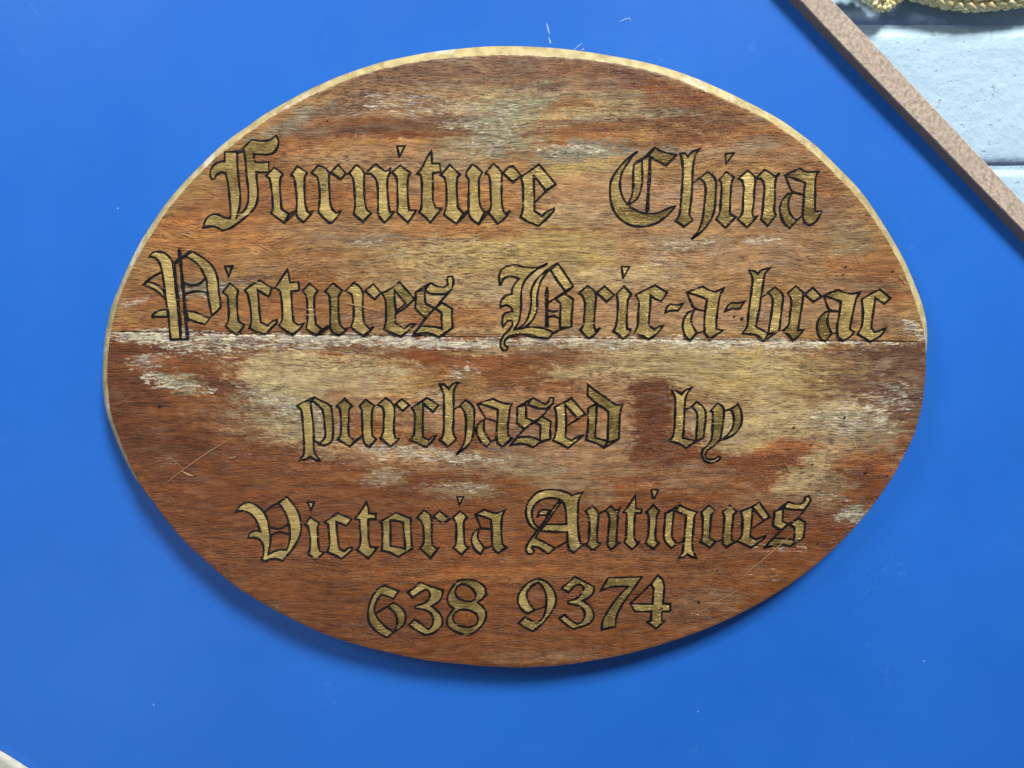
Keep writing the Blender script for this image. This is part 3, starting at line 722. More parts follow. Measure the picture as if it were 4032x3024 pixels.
def plank(upper):
    bx, by, order = make_plank(upper)
    n = len(bx); K = 190
    ul, ur = bx[0], bx[-1]
    gap = 0.6
    t = np.linspace(0, 1, n)
    # seam points share the x of the arc where possible
    sx = np.clip(bx, ul + 0.0, ur - 0.0); sx = np.maximum.accumulate(sx)
    sx = ul + (sx - sx[0]) / (sx[-1] - sx[0]) * (ur - ul)
    sx = sx + np.linspace(0, 1e-3, n)
    sy = seam_v(sx) + (-gap if upper else gap) + (fbm(sx / 30, sx * 0 + 2.2, 8) - .5) * 3.0 + (fbm(sx / 9, sx * 0 + (1.2 if upper else 7.7), 9) - .5) * 3.2
    s = np.linspace(0, 1, K)[:, None]
    PX = sx[None] * (1 - s) + bx[None] * s
    PY = sy[None] * (1 - s) + by[None] * s
    P = at_np(PX.ravel(), PY.ravel(), 0.0) - SO
    # slightly eased arris along the joint and round the edge
    yoff = np.zeros((K, n)); yoff[0] = 0.0009; yoff[1] = 0.0003
    yoff[-1] = 0.0006; yoff[-2] = 0.0001
    und = (fbm(PX / 260, PY / 120, 9) - .5) * 0.0004
    P[:, 1] += (yoff).ravel() + (0.0 if upper else 0.00012)
    me = bpy.data.meshes.new("plank")
    nv = K * n
    # extra rows: joint side wall going back
    S = P.reshape(K, n, 3)[0].copy(); S[:, 1] = Y_BACK
    allv = np.vstack([P, S])
    ii, jj = np.meshgrid(np.arange(K - 1), np.arange(n - 1), indexing='ij')
    a = (ii * n + jj).ravel()
    q = np.stack([a, a + 1, a + n + 1, a + n], 1)
    b = np.arange(n - 1)
    q2 = np.stack([b, b + 1, nv + b + 1, nv + b], 1)
    Q = np.vstack([q, q2])
    me.vertices.add(len(allv)); me.vertices.foreach_set("co", allv.ravel().astype(np.float32))
    me.loops.add(Q.size); me.loops.foreach_set("vertex_index", Q.ravel().astype(np.int32))
    me.polygons.add(len(Q)); me.polygons.foreach_set("loop_start", np.arange(0, Q.size, 4, dtype=np.int32))
    me.polygons.foreach_set("use_smooth", np.ones(len(Q), bool))
    me.update(calc_edges=True); me.validate()
    c, bare, fl = field(PX.ravel(), PY.ravel())
    # chipped pale line where the face meets the rim
    er = (by * 0 + 1)[None] * (1 - s) * np.hypot(bx - sx, by - sy)[None]
    edge = np.clip(1 - er / 16, 0, 1) ** 1.2
    chip = edge * (0.15 + 0.9 * fbm(PX / 30, PY / 30, 12)) * np.clip((RO - RF)[order] / 14, 0.45, 1)[None]
    fl = np.maximum(fl, np.clip(chip.ravel() * 1.25, 0, 1.0))
    pad = np.tile([[0.10, 0.05, 0.03]], (n, 1))
    tint = np.ones((len(allv), 4), np.float32); tint[:, :3] = np.vstack([c, pad])
    wear = np.ones((len(allv), 4), np.float32); wear[:, 0] = np.r_[bare, np.zeros(n)]; wear[:, 1] = np.r_[fl, np.zeros(n)]; wear[:, 2] = 0
    for nm, arr in (("tint", tint), ("wear", wear)):
        at_ = me.color_attributes.new(nm, 'FLOAT_COLOR', 'POINT'); at_.data.foreach_set("color", arr.ravel())
    o = link("plank", me, sign, [M_WOOD])
    return o
up_plank = plank(True); up_plank["label"] = "upper board, orange brown with bleached grey patches"
lo_plank = plank(False); lo_plank["label"] = "lower board, darker red brown with pale worn patches"

# rim: worn chamfer then straight back; and the back face
pu = CU + RF * np.cos(TH); pv = CV + RF * np.sin(TH)
ou = CU + RO * np.cos(TH); ov = CV + RO * np.sin(TH)
F0 = at_np(pu, pv, 0.0) - SO; F0[:, 1] += 0.0006
vis = smooth_closed(np.clip((RO - RF - 2) / 8, 0, 1), 15)[:, None]
perp = F0.copy(); perp[:, 1] = Y_CHAMF
ch = at_np(ou, ov, Y_CHAMF) - SO
F1 = ch * vis + perp * (1 - vis)
F2 = F1.copy(); F2[:, 1] = Y_BACK
rim_v = np.vstack([F0, F0 * .5 + F1 * .5, F1, F2])
rf = []
for r in range(3):
    for i in range(NTH):
        j = (i + 1) % NTH
        rf.append((r * NTH + i, r * NTH + j, (r + 1) * NTH + j, (r + 1) * NTH + i))
rim = mesh_obj("rim", rim_v, rf, M_RIM, sign, True)
rim["label"] = "edge painted dull gold"
rim.data.materials.append(M_RAW)
mi = [0] * len(rf)
for i in range(NTH):
    if vis[i, 0] < 0.15 and 0.1 < TH[i] < 3.0:
        for r in range(3): mi[r * NTH + i] = 1
rim.data.polygons.foreach_set("material_index", mi)
mesh_obj("back_face", F2, [tuple(range(NTH))], M_RAW, sign)

# two cleats hold the sign off the panel
for dx in (-0.16, 0.16):
    bm = bmesh.new()
    bmesh.ops.create_cube(bm, size=1, matrix=Matrix.Translation((dx, (Y_BACK + Y_BLUE) / 2 + 0.0001, 0.03)) @ Matrix.Diagonal((0.04, Y_BLUE - Y_BACK - 0.0004, 0.16, 1)))
    bmesh.ops.bevel(bm, geom=bm.edges[:], offset=0.001, affect='EDGES')
    bm_obj("batten", bm, M_RAW, sign)
# ------------------------------------------------------------------ lettering
VIEW = {'A': (760, 480, 2.765), 'B': (1480, 480, 2.765), 'C': (2360, 520, 2.4578), 'D': (520, 960, 3.16), 'E': (1100, 960, 2.989),
        'F': (1900, 980, 2.765), 'G': (2600, 1000, 2.304), 'H': (1120, 1460, 3.16), 'I': (1740, 1460, 2.9105), 'J': (2560, 1480, 4.3659),
        'K': (880, 1920, 3.3515), 'L': (1400, 1920, 3.3515), 'M': (2000, 1900, 3.16), 'N': (2560, 1900, 3.16), 'O': (1400, 2240, 3.3515), 'Q': (2000, 2240, 3.16)}
# each letter: word, character, then shapes.  "X:" closed gold shape, "Xh" hole in the shape before it, "X-" open black line, "X=" thick black line
GLYPHS = r'''
Furniture|capital F|A:345,325 420,325 490,318 540,290 590,240 640,190 740,205 840,195 880,165 905,150 930,200 925,260 890,320 830,350 740,350 660,345 665,400 680,435 740,440 825,435 825,545 750,545 690,545 695,640 705,750 700,850 670,930 600,1010 500,1090 400,1155 320,1180 270,1150 230,1135 170,1135 112,1145 130,1080 165,1030 220,1005 280,1010 340,1040 400,1050 410,1000 405,900 395,800 385,700 370,620 355,555 310,545 260,570 230,615 205,620 185,580 195,520 230,465 290,435 345,430|Ah475,332 552,305 570,420 585,600 603,750 598,870 565,955 495,1015 462,1055 490,980 510,900 514,800 503,680 488,540 480,400
Furniture|u|A:795,585 840,540 880,495 930,525 978,570 955,600 945,690 955,850 962,945 1045,1003 992,1098 915,1040 850,992 868,950 862,800 850,690 832,610|A:1070,575 1100,530 1135,480 1190,515 1242,552 1218,595 1213,700 1215,800 1222,900 1245,975 1270,990 1305,970 1260,1030 1205,1088 1160,1060 1125,1000 1130,900 1128,800 1115,680 1100,600|A-1045,1003 1110,965|A-992,1098 1125,975
Furniture|r|A:1290,550 1360,475 1410,485 1450,510 1485,560 1480,650 1485,750 1490,850 1510,940 1560,990 1610,965 1570,1030 1515,1095 1480,1095 1420,1040 1365,980 1375,900 1380,780 1370,670 1355,600|A:1500,545 1580,465 1665,560 1605,622|A-1670,565 1705,555
Furniture|n|A:1700,555 1775,468 1830,500 1860,560 1862,650 1865,780 1875,900 1900,965 1940,990 1850,1085 1750,1000 1765,900 1760,780 1750,650 1730,590|A:1880,560 1940,500 1995,460 2040,500 2100,540 2148,500 2140,560 2120,600 2115,700 2120,800 2130,900 2145,985 2190,975 2130,1050 2085,1095 2030,1030 2015,980 2015,850 2010,700 1990,620 1940,560
Furniture|i|B:232,262 315,260 258,375|B:175,550 265,470 375,552 352,600 345,700 350,850 362,960 440,960 350,1095 232,985 238,900 235,750 232,640 205,570
Furniture|t|B:450,560 500,500 550,400 605,312 608,380 612,450 695,455 705,540 620,555 620,700 622,850 650,930 715,940 660,1010 592,1095 540,1035 470,980 495,930 500,800 502,680 490,575
Furniture|u|B:705,575 760,520 803,465 850,510 915,572 888,600 880,700 884,800 892,930 955,998 875,1105 740,1010 765,930 770,800 765,680 745,600|B:985,545 1050,460 1100,490 1158,548 1125,610 1122,700 1125,830 1140,920 1185,985 1120,1110 1060,1070 1015,1000 1010,850 1012,720 1010,620 982,580|B-955,998 1005,960|B-875,1105 1000,985|B-1185,985 1240,960|B-1120,1105 1225,985
Furniture|r|B:1190,560 1240,500 1280,455 1330,495 1372,550 1370,650 1368,780 1372,880 1390,970 1415,1000 1465,965 1400,1050 1325,1110 1280,1050 1230,990 1255,900 1250,780 1245,640 1225,570|B:1385,555 1440,490 1495,480 1580,580 1495,655|B-1580,585 1612,580
Furniture|e|B:1580,600 1680,530 1775,460 1870,570 1958,678 1850,745 1785,660 1720,580 1722,700 1726,850 1726,965 1810,1025 1870,970 1940,940 1938,968 1860,1050 1770,1130 1660,1085 1575,1035 1600,960 1605,800 1600,680|B-1958,678 1850,755 1735,872
China|capital C|C:375,185 300,235 220,310 150,400 110,490 105,600 120,700 160,790 230,860 310,900 400,912 490,900 570,870 650,810 710,750 740,710 650,745 570,780 490,790 400,775 310,730 250,670 215,600 200,520 205,440 230,370 280,290 330,220|C:465,225 535,150 620,190 745,220 650,318 560,275 490,235|C:335,315 412,268 416,400 410,520 385,610 340,665 270,700 305,640 325,570 330,480 328,390|C=335,310 400,265 465,225 535,150|C=490,250 488,400 480,520 470,650 465,770
China|h|C:780,205 830,200 858,240 890,195 975,160 935,210 915,280 905,350 900,450 895,600 880,720 870,800 905,850 820,915 740,855 775,800 790,680 800,560 810,420 805,300 795,240|C:975,445 1045,380 1095,415 1128,470 1128,570 1120,700 1105,790 1060,880 990,960 890,1035 955,960 995,860 1012,750 1025,640 1030,540 1015,480|C-900,490 975,440
China|i|C:1222,208 1300,205 1228,302|C:1160,460 1230,382 1302,435 1280,490 1270,600 1265,700 1265,790 1320,820 1222,925 1130,840 1165,780 1178,650 1185,540 1180,480
China|n|C:1350,445 1435,372 1485,410 1510,460 1500,560 1495,680 1480,780 1490,820 1525,815 1480,870 1430,920 1340,840 1385,780 1392,650 1400,540 1385,465|C:1515,450 1600,362 1650,390 1700,430 1748,395 1710,450 1700,530 1700,650 1692,760 1712,800 1630,905 1565,840 1580,770 1590,650 1600,550 1590,480 1560,445
China|a|C:1800,415 1860,385 1940,350 2000,380 2122,385 2095,430 2090,560 2088,700 2090,765 2155,765 2100,860 2040,900 1985,870 1970,800 1980,650 1985,550 1998,490 1900,450|C:1870,590 1835,650 1830,720 1850,790 1910,855 1845,925 1790,880 1755,800 1750,730 1770,660 1820,600|C-1800,415 1855,555 1870,575 1970,605|C-1910,855 1970,800
Pictures|capital P|D:215,155 260,105 320,95 400,110 460,160 500,220 520,300 530,400 545,550 560,700 575,850 590,1000 602,1180 480,1190 465,1050 455,900 430,750 410,600 390,450 370,330 340,230 290,170|D:655,155 740,88 830,140 920,200 1000,280 1050,380 1070,470 1080,600 1100,720 1100,790 1040,850 990,890 975,800 950,680 935,560 925,450 890,370 850,290 780,220 700,170|D:680,835 770,845 860,880 940,912 975,905 912,1000 820,975 695,935|D:140,500 205,475 280,495 350,540 400,600 405,680 340,610 250,550|D:250,890 290,850 350,825 430,815 440,905 340,905 255,905|D-140,500 250,410 370,345|D=583,55 600,200 620,400 640,600 660,850 690,1170|D=515,240 535,400 550,560 585,850 605,1170|D-480,1190 600,1183 710,1182|D=520,240 560,212 620,165 740,88|D-640,480 720,510 800,505 870,470 905,430|D-660,620 740,595 850,585 950,610
Pictures|i|D:1155,280 1245,278 1200,400|D:1130,600 1215,490 1270,530 1320,580 1305,650 1305,750 1310,850 1325,960 1395,1010 1350,1080 1300,1125 1230,1080 1165,1025 1195,960 1205,850 1195,740 1190,650
Pictures|c|D:1400,575 1490,510 1590,455 1660,500 1740,545 1700,655 1640,620 1560,570 1575,700 1585,850 1600,970 1685,1020 1740,965 1800,945 1805,975 1740,1040 1660,1120 1560,1100 1460,1045 1480,980 1480,850 1460,720 1435,620
Pictures|t|D:1780,545 1850,440 1935,315 1950,390 1965,480 2070,475 2080,575 1980,590 1985,700 1995,850 2010,970 2070,1010 2140,985 2080,1060 1995,1130 1900,1070 1825,1010 1865,950 1870,850 1860,700 1840,580|D-1740,550 1785,550
Pictures|u|E:270,555 355,465 400,500 450,550 415,610 410,700 415,820 430,950 505,1005 440,1070 390,1050 315,1000 330,900 330,780 325,650 310,600|E:535,560 585,505 630,460 680,500 742,550 700,610 695,720 700,850 715,950 760,1000 815,985 760,1030 705,1075 640,1050 600,990 600,850 598,720 590,620 570,580|E-505,1005 580,960|E-440,1070 590,975
Pictures|r|E:780,550 830,500 880,455 930,490 970,540 985,600 980,700 985,820 1000,930 1060,1000 1115,975 1050,1035 990,1080 920,1040 840,975 870,900 875,780 865,660 850,590|E:1010,555 1105,470 1195,575 1120,650|E-1195,575 1235,560
Pictures|e|E:1205,580 1300,535 1415,450 1500,545 1590,650 1480,745 1365,825 1365,930 1470,1000 1530,950 1600,940 1540,1000 1430,1090 1330,1050 1230,1005 1255,900 1255,780 1245,650|Eh1355,545 1485,700 1375,795 1358,680
Pictures|s|E:1710,545 1775,460 1850,495 1930,510 1985,480 1975,420 1985,385 2035,385 2050,450 2030,530 1960,580 1860,590 1770,580|E:1605,565 1705,545 1712,620 1720,700 1825,755 1725,870 1660,820 1600,755 1605,660|E:1910,690 1970,725 2035,765 2030,860 2040,985 1960,1040 1875,1095 1800,1060 1700,1045 1600,1070 1565,1080 1620,1020 1670,965 1760,970 1850,980 1915,1000 1910,900 1910,810 1835,755|E-2030,530 1930,640 1830,755 1725,870 1565,1075|E-1605,565 1710,500 1775,460
Bric|capital B|F:190,385 180,300 200,230 260,190 350,175 450,195 560,205 640,190 710,155 600,215 540,260 470,330 430,420 420,520 420,620 410,720 390,800 345,875 430,860 520,850 620,855 700,875 770,910 720,970 640,965 560,945 450,925 350,930 270,965 240,1010 240,1045 275,1065 265,1100 220,1100 195,1060 200,1000 230,940 290,880 330,820 320,775 270,780 225,845 215,790 225,720 270,690 330,680 310,630 260,605 195,630 200,570 250,510 320,490 325,430 350,380 400,325 340,300 270,300 220,330 205,385|F:660,265 690,270 640,340 610,430 595,530 595,640 570,730 520,800 440,865 380,870 440,830 490,760 520,660 530,560 530,460 560,380 610,310|F:740,225 820,155 900,270 990,405 920,465 890,440 820,350|F:795,540 890,480 985,545 980,650 970,740 970,840 920,850 845,855 845,750 850,650 850,590|F=665,265 740,210 820,155|F-990,405 890,470 795,530 720,580|F=702,415 700,600 702,850|F-715,660 760,680 830,665|F-715,740 770,725 830,750|F-970,840 860,870 770,915|F-340,880 390,868 450,860
Bric|r|F:1050,480 1145,400 1200,440 1235,490 1230,600 1220,720 1215,830 1230,890 1285,860 1220,930 1155,970 1100,920 1065,880 1100,820 1110,700 1115,590 1090,510|F:1245,475 1330,405 1435,500 1350,572
Bric|i|F:1515,190 1600,195 1532,315|F:1460,490 1540,405 1620,490 1585,550 1575,650 1570,780 1575,870 1615,875 1590,930 1530,975 1480,930 1425,895 1455,830 1470,700 1475,580
Bric|c|F:1670,500 1770,445 1880,395 1940,430 2010,475 1950,565 1900,550 1830,505 1825,620 1815,740 1810,830 1870,875 1920,845 1970,835 1900,920 1810,980 1740,945 1655,910 1690,830 1695,700 1705,580
Bric|hyphen|F:1990,690 2010,630 2050,600 2110,610 2185,595 2130,670 2050,670
a|a|G:240,345 310,320 385,295 440,325 500,340 580,305 545,370 525,470 510,600 510,680 570,692 510,730 450,770 405,720 400,620 410,510 425,410 340,375|G:310,510 285,560 285,630 330,715 270,785 225,740 205,660 215,590 250,530|G-240,345 300,480 320,495 405,515|G-330,715 400,700
a|hyphen|G:585,520 615,465 650,440 700,445 765,430 720,495 650,495
brac|b|G:805,145 860,158 885,180 920,145 1000,125 950,178 935,260 925,330 912,400 900,500 878,600 870,660 980,720 935,790 870,735 745,720 790,650 800,550 815,430 830,320 838,220|G:980,345 1040,300 1090,340 1115,385 1105,480 1090,600 1080,695 980,725 1000,600 1015,500 1018,400|G-912,400 980,345|G-1080,695 935,790
brac|r|G:1160,350 1230,290 1300,350 1290,440 1270,560 1250,690 1300,688 1260,740 1205,780 1160,730 1115,690 1165,640 1180,530 1190,420|G:1310,365 1385,305 1465,385 1390,432
brac|a|G:1485,375 1550,345 1615,325 1680,350 1745,360 1815,345 1780,400 1755,500 1735,600 1720,680 1760,710 1720,750 1660,785 1610,750 1605,660 1625,550 1640,430 1560,400|G:1540,515 1520,570 1520,640 1555,720 1500,790 1460,770 1430,720 1425,640 1450,570 1500,525|G-1485,375 1520,480 1550,510 1620,520|G-1555,720 1605,710
brac|c|G:1830,410 1910,360 1990,320 2090,400 2035,450 1950,395 1940,480 1925,580 1915,670 1945,710 2000,690 2045,675 2000,740 1905,795 1850,760 1790,725 1830,650 1840,540 1835,460
purchased|p|H:155,435 240,385 325,365 330,450 345,560 360,700 365,850 370,1000 440,1115 380,1105 320,1065 260,1100 185,1110 235,1050 245,950 240,820 230,680 220,560 205,480|H:345,370 375,325 450,370 520,400 580,440 595,550 605,700 600,840 560,900 490,925 430,905 480,860 510,800 500,680 490,560 470,480 410,420|H-240,385 375,320|H-370,860 430,905 450,920
purchased|u|H:645,440 700,390 750,345 790,390 840,435 805,480 800,600 795,720 800,810 870,870 815,940 745,900 665,850 700,790 705,650 700,540 685,460|H:935,435 1010,355 1060,390 1125,430 1095,480 1085,600 1085,720 1095,810 1140,845 1100,900 1055,945 1005,910 980,850 970,700 965,560 960,480|H-870,870 970,800|H-815,940 970,812
purchased|r|H:1160,420 1255,340 1310,370 1370,440 1370,560 1360,700 1375,835 1430,840 1380,890 1320,940 1260,890 1195,835 1230,760 1235,640 1240,520 1220,450|H:1385,410 1460,352 1555,425 1470,495
purchased|c|H:1580,460 1690,390 1770,335 1840,375 1915,425 1850,510 1790,460 1725,400 1725,500 1720,640 1720,820 1795,860 1850,810 1890,800 1840,870 1760,945 1680,910 1565,855 1610,800 1620,680 1620,520
purchased|h|H:1930,165 1990,170 2045,225 2090,165 2180,140 2130,190 2105,280 2105,400 2105,600 2098,760 2135,850 2035,940 1930,855 1975,800 1985,600 1985,400 1980,280|I:205,400 270,335 330,375 370,440 370,560 365,680 340,790 270,880 165,955 230,880 265,780 275,680 278,580 265,490 235,430|I-130,445 205,400
purchased|a|I:405,380 490,350 585,320 650,350 720,375 805,380 780,420 770,520 755,640 760,740 795,768 695,868 640,830 625,760 630,640 640,520 640,440 550,410 470,385|I:490,560 480,620 490,700 560,810 515,870 450,810 400,720 400,650 430,590|I-405,380 500,540 620,575|I-560,810 620,780|I-500,540 490,560|I-820,765 695,868
purchased|s|I:985,385 1045,310 1110,345 1185,385 1225,350 1240,305 1280,310 1275,370 1200,430 1130,430 1050,410|I:865,415 960,390 965,460 965,540 1060,580 945,665 860,595 865,500|I:1145,520 1250,580 1240,680 1245,780 1130,815 1050,875 960,840 880,835 780,855 850,790 900,760 1000,755 1080,775 1125,800 1130,720 1130,625 1070,590|I-1275,370 1145,520 1060,580 945,665 775,860|I-865,415 960,360 1045,310
purchased|e|I:1290,415 1400,360 1485,315 1560,400 1645,495 1555,540 1480,460 1410,380 1420,500 1425,620 1415,760 1485,800 1550,760 1620,735 1560,790 1445,885 1370,840 1275,795 1305,720 1315,600 1310,480|I-1645,495 1430,630
purchased|d|I:1675,160 1760,225 1870,300 1990,385 2072,385 2045,470 2035,600 2030,780 1900,815 1905,650 1910,470 1850,420 1770,370 1670,280|I:1675,425 1772,385 1772,500 1762,640 1757,765 1900,805 1860,880 1780,830 1650,790 1668,700 1678,550|I-2030,780 1860,880|I-1675,425 1790,370
by|b|J:370,250 450,260 540,315 600,250 710,205 640,300 605,400 595,550 585,750 575,950 565,1065 780,1115 620,1240 520,1170 330,1110 390,1050 420,900 430,700 435,500 430,350|J:720,520 795,445 890,510 950,600 955,750 935,900 920,1060 795,1120 800,950 815,780 812,630|J-600,580 720,520|J-920,1060 780,1130 620,1240
by|y|J:1040,600 1160,470 1230,510 1270,590 1260,750 1240,900 1205,1100 1080,1210 980,1280 945,1350 970,1420 1040,1440 1120,1420 1170,1385 1210,1395 1190,1440 1110,1480 1010,1490 930,1450 890,1360 910,1270 1000,1180 1060,1080 1075,900 1080,750 1085,620|J:1390,570 1510,480 1560,590 1580,720 1560,850 1480,970 1380,1040 1250,1090 1360,980 1420,880 1440,760 1430,650|J-1275,600 1390,560 1510,480|J-1205,1105 1300,1065 1400,1030
Victoria|capital V|K:155,320 230,230 320,195 400,215 480,270 545,345 585,440 605,560 620,680 605,800 585,890 650,850 740,820 835,822 868,720 878,600 860,460 820,340 770,255 722,200 835,120 900,190 970,290 1010,400 1025,520 1000,650 930,780 850,880 775,965 700,935 620,940 555,970 500,945 530,880 528,780 500,710 440,665 325,660 345,600 410,570 490,580 460,500 420,410 350,340 270,305 200,305|K-540,320 640,240 722,200|K-610,520 700,540 790,520 860,470|K-620,640 680,595 760,585 870,620
Victoria|i|K:1112,190 1195,190 1155,298|K:1075,485 1145,390 1200,425 1265,465 1240,520 1245,620 1250,740 1270,840 1325,850 1280,900 1215,945 1120,875 1140,800 1145,700 1135,600 1115,510
Victoria|c|K:1330,455 1420,395 1510,335 1600,375 1690,415 1620,500 1560,475 1490,450 1495,560 1510,700 1530,810 1590,840 1640,800 1690,785 1700,815 1640,870 1555,935 1470,890 1365,845 1395,780 1400,680 1390,560 1380,480
Victoria|t|K:1735,410 1810,310 1885,195 1910,260 1915,340 2010,345 2010,410 1910,415 1910,540 1915,680 1935,780 2025,790 1970,870 1910,930 1830,870 1760,820 1800,760 1810,650 1800,520 1795,425
Victoria|o|L:325,450 420,395 530,330 620,365 730,405 728,520 735,660 745,800 650,860 565,910 470,860 345,825 355,720 355,560 350,470|Lh455,430 530,430 630,460 635,580 650,700 655,810 560,785 460,770 460,650 460,520
Victoria|r|L:812,395 900,300 960,335 1000,390 1005,500 1005,640 1015,760 1060,800 1100,795 1050,850 990,930 920,860 850,795 895,740 900,620 890,500 860,430|L:1025,380 1110,305 1240,415 1155,472
Victoria|i|L:1340,120 1425,120 1373,225|L:1285,395 1375,310 1430,345 1472,390 1430,450 1430,600 1440,740 1470,790 1500,785 1450,830 1400,880 1350,840 1290,790 1325,740 1330,600 1325,470
Victoria|a|L:1575,350 1640,320 1700,290 1780,320 1860,335 1980,290 1940,360 1925,460 1925,620 1940,750 1990,785 1940,820 1885,862 1830,820 1805,750 1800,600 1790,420 1700,385|L:1640,540 1615,600 1620,680 1700,795 1650,875 1580,820 1535,730 1535,650 1570,580|L-1575,350 1620,440 1655,530 1790,545|L-1700,800 1800,765
Antiques|capital A|M:370,595 300,550 250,480 228,400 228,330 250,250 300,180 370,120 460,92 560,88 660,100 740,125 800,160 850,140 930,120 890,190 875,280 870,400 870,520 880,640 905,760 950,760 880,820 820,870 765,830 745,750 740,610 600,612 400,600 480,520 600,520 730,515 725,400 710,290 670,225 600,195 520,190 430,205 350,260 305,330 300,420 330,510 385,565|M:640,225 660,240 520,440 400,590 340,690 420,725 500,770 585,815 505,885 440,845 380,805 310,790 295,810 325,850 305,885 250,885 225,840 240,770 300,680 380,575 460,470 560,320|M:370,415 390,360 440,335 520,345 480,405 420,400|M-585,815 740,730
Antiques|n|M:965,355 1050,290 1095,330 1125,385 1120,500 1110,620 1110,740 1150,765 1100,810 1055,855 1020,810 970,775 1005,720 1015,600 1015,480 995,390|M:1215,345 1280,290 1335,345 1395,320 1370,370 1365,480 1355,620 1350,740 1385,750 1285,832 1245,790 1245,680 1260,550 1265,440 1245,380|M-1130,385 1215,345
Antiques|t|M:1435,365 1500,290 1585,160 1590,240 1590,325 1665,330 1660,375 1585,375 1575,480 1570,620 1580,710 1605,745 1635,735 1590,790 1545,825 1500,790 1450,740 1470,690 1475,580 1480,460 1480,380
Antiques|i|M:1785,85 1870,88 1830,190 1805,185|M:1725,365 1810,280 1885,355 1855,410 1845,520 1835,640 1840,720 1880,750 1810,822 1710,745 1740,690 1755,580 1755,470 1750,400
Antiques|q|N:190,385 300,330 290,430 275,560 275,680 330,760 270,812 220,770 175,700 175,600 185,480|N:320,345 370,280 450,320 510,345 590,365 550,420 545,520 530,650 525,780 540,860 575,935 520,925 465,890 420,925 350,935 400,880 415,800 425,680 440,540 450,405 380,380|N-190,385 300,315 370,280|N-330,760 420,720
Antiques|u|N:640,365 690,320 730,285 770,315 815,350 760,400 750,520 745,600 740,690 815,735 745,808 690,770 625,735 650,680 655,560 655,440|N:905,365 995,280 1080,360 1035,400 1025,520 1015,620 1015,710 1060,735 1010,765 950,800 905,760 905,680 920,540 925,420|N-815,735 905,705
Antiques|e|N:1130,355 1260,305 1360,245 1420,330 1490,430 1410,465 1340,380 1280,305 1270,420 1255,560 1245,670 1320,705 1380,680 1440,660 1400,710 1260,808 1180,770 1085,725 1140,660 1150,540 1150,430|N-1490,430 1265,570
Antiques|s|N:1660,310 1720,240 1800,265 1880,265 1925,225 1930,180 1975,170 2000,210 1970,270 1910,335 1820,335 1740,330|N:1550,360 1655,315 1650,400 1645,480 1720,515 1630,595 1530,530 1540,450|N:1840,445 1930,490 1920,600 1905,695 1800,750 1740,790 1660,765 1560,775 1420,810 1490,740 1550,690 1650,695 1740,700 1790,720 1800,640 1800,560 1740,520|N-1970,270 1840,440 1720,515 1630,595 1420,808|N-1550,360 1720,240
number|digit 6|O:385,215 460,250 570,290 500,395 420,360 340,335 290,400 255,480 250,560 290,650 360,730 430,790 505,830 415,905 330,860 240,790 180,700 165,600 175,500 210,390 270,290 330,235|O:425,490 500,445 590,500 650,570 660,650 630,740 540,810 510,830 545,740 545,650 510,570|O-270,580 425,490
number|digit 3|O:690,305 770,250 855,175 950,215 1050,250 1150,280 1140,360 1100,430 1000,490 1080,550 1140,640 1145,730 1090,800 1010,850 910,870 810,810 705,735 775,665 860,720 960,800 1015,740 1025,660 1000,590 920,540 785,515 790,490 900,455 960,410 985,340 965,280 920,270 850,310 755,375
number|digit 8|O:1350,155 1450,140 1560,150 1650,190 1710,250 1720,330 1680,390 1610,440 1680,500 1720,570 1720,640 1680,730 1600,810 1520,860 1420,860 1310,820 1220,760 1205,690 1225,620 1300,520 1230,470 1210,390 1240,300 1300,210|Oh1400,200 1480,215 1550,270 1590,340 1570,400 1525,430 1430,420 1340,370 1310,300 1340,230|Oh1430,535 1520,550 1590,590 1620,660 1600,730 1520,765 1420,760 1320,720 1280,660 1300,590 1360,545
number|digit 9|Q:380,125 460,150 530,210 580,290 600,380 580,470 520,570 430,680 310,775 220,730 135,675 215,595 290,645 360,675 420,630 460,550 480,440 475,330 440,230 380,165 300,210 240,280 235,350 270,430 330,510 250,555 180,510 130,430 125,350 160,270 230,190 310,140|Q-330,510 470,465
number|digit 3|Q:670,240 750,170 830,95 930,145 1075,220 1060,300 1000,360 930,395 1010,450 1060,530 1070,600 1030,665 940,710 810,745 720,685 640,615 705,570 780,640 860,685 920,660 955,590 950,520 890,450 750,430 750,400 850,370 920,300 945,230 900,185 830,210 755,290
number|digit 7|Q:1250,110 1450,105 1665,100 1560,250 1450,400 1380,520 1345,620 1340,715 1250,735 1170,755 1180,650 1240,530 1320,410 1400,310 1500,220 1400,215 1280,225 1155,270 1190,210
number|digit 4|Q:1865,80 1920,130 1945,210 1940,320 1930,435 2020,435 2020,525 1915,530 1915,650 1955,645 1845,740 1735,660 1780,640 1785,530 1580,525 1525,430 1660,435 1800,435 1810,330 1815,240 1780,190|Q-1525,425 1650,310 1780,185
'''
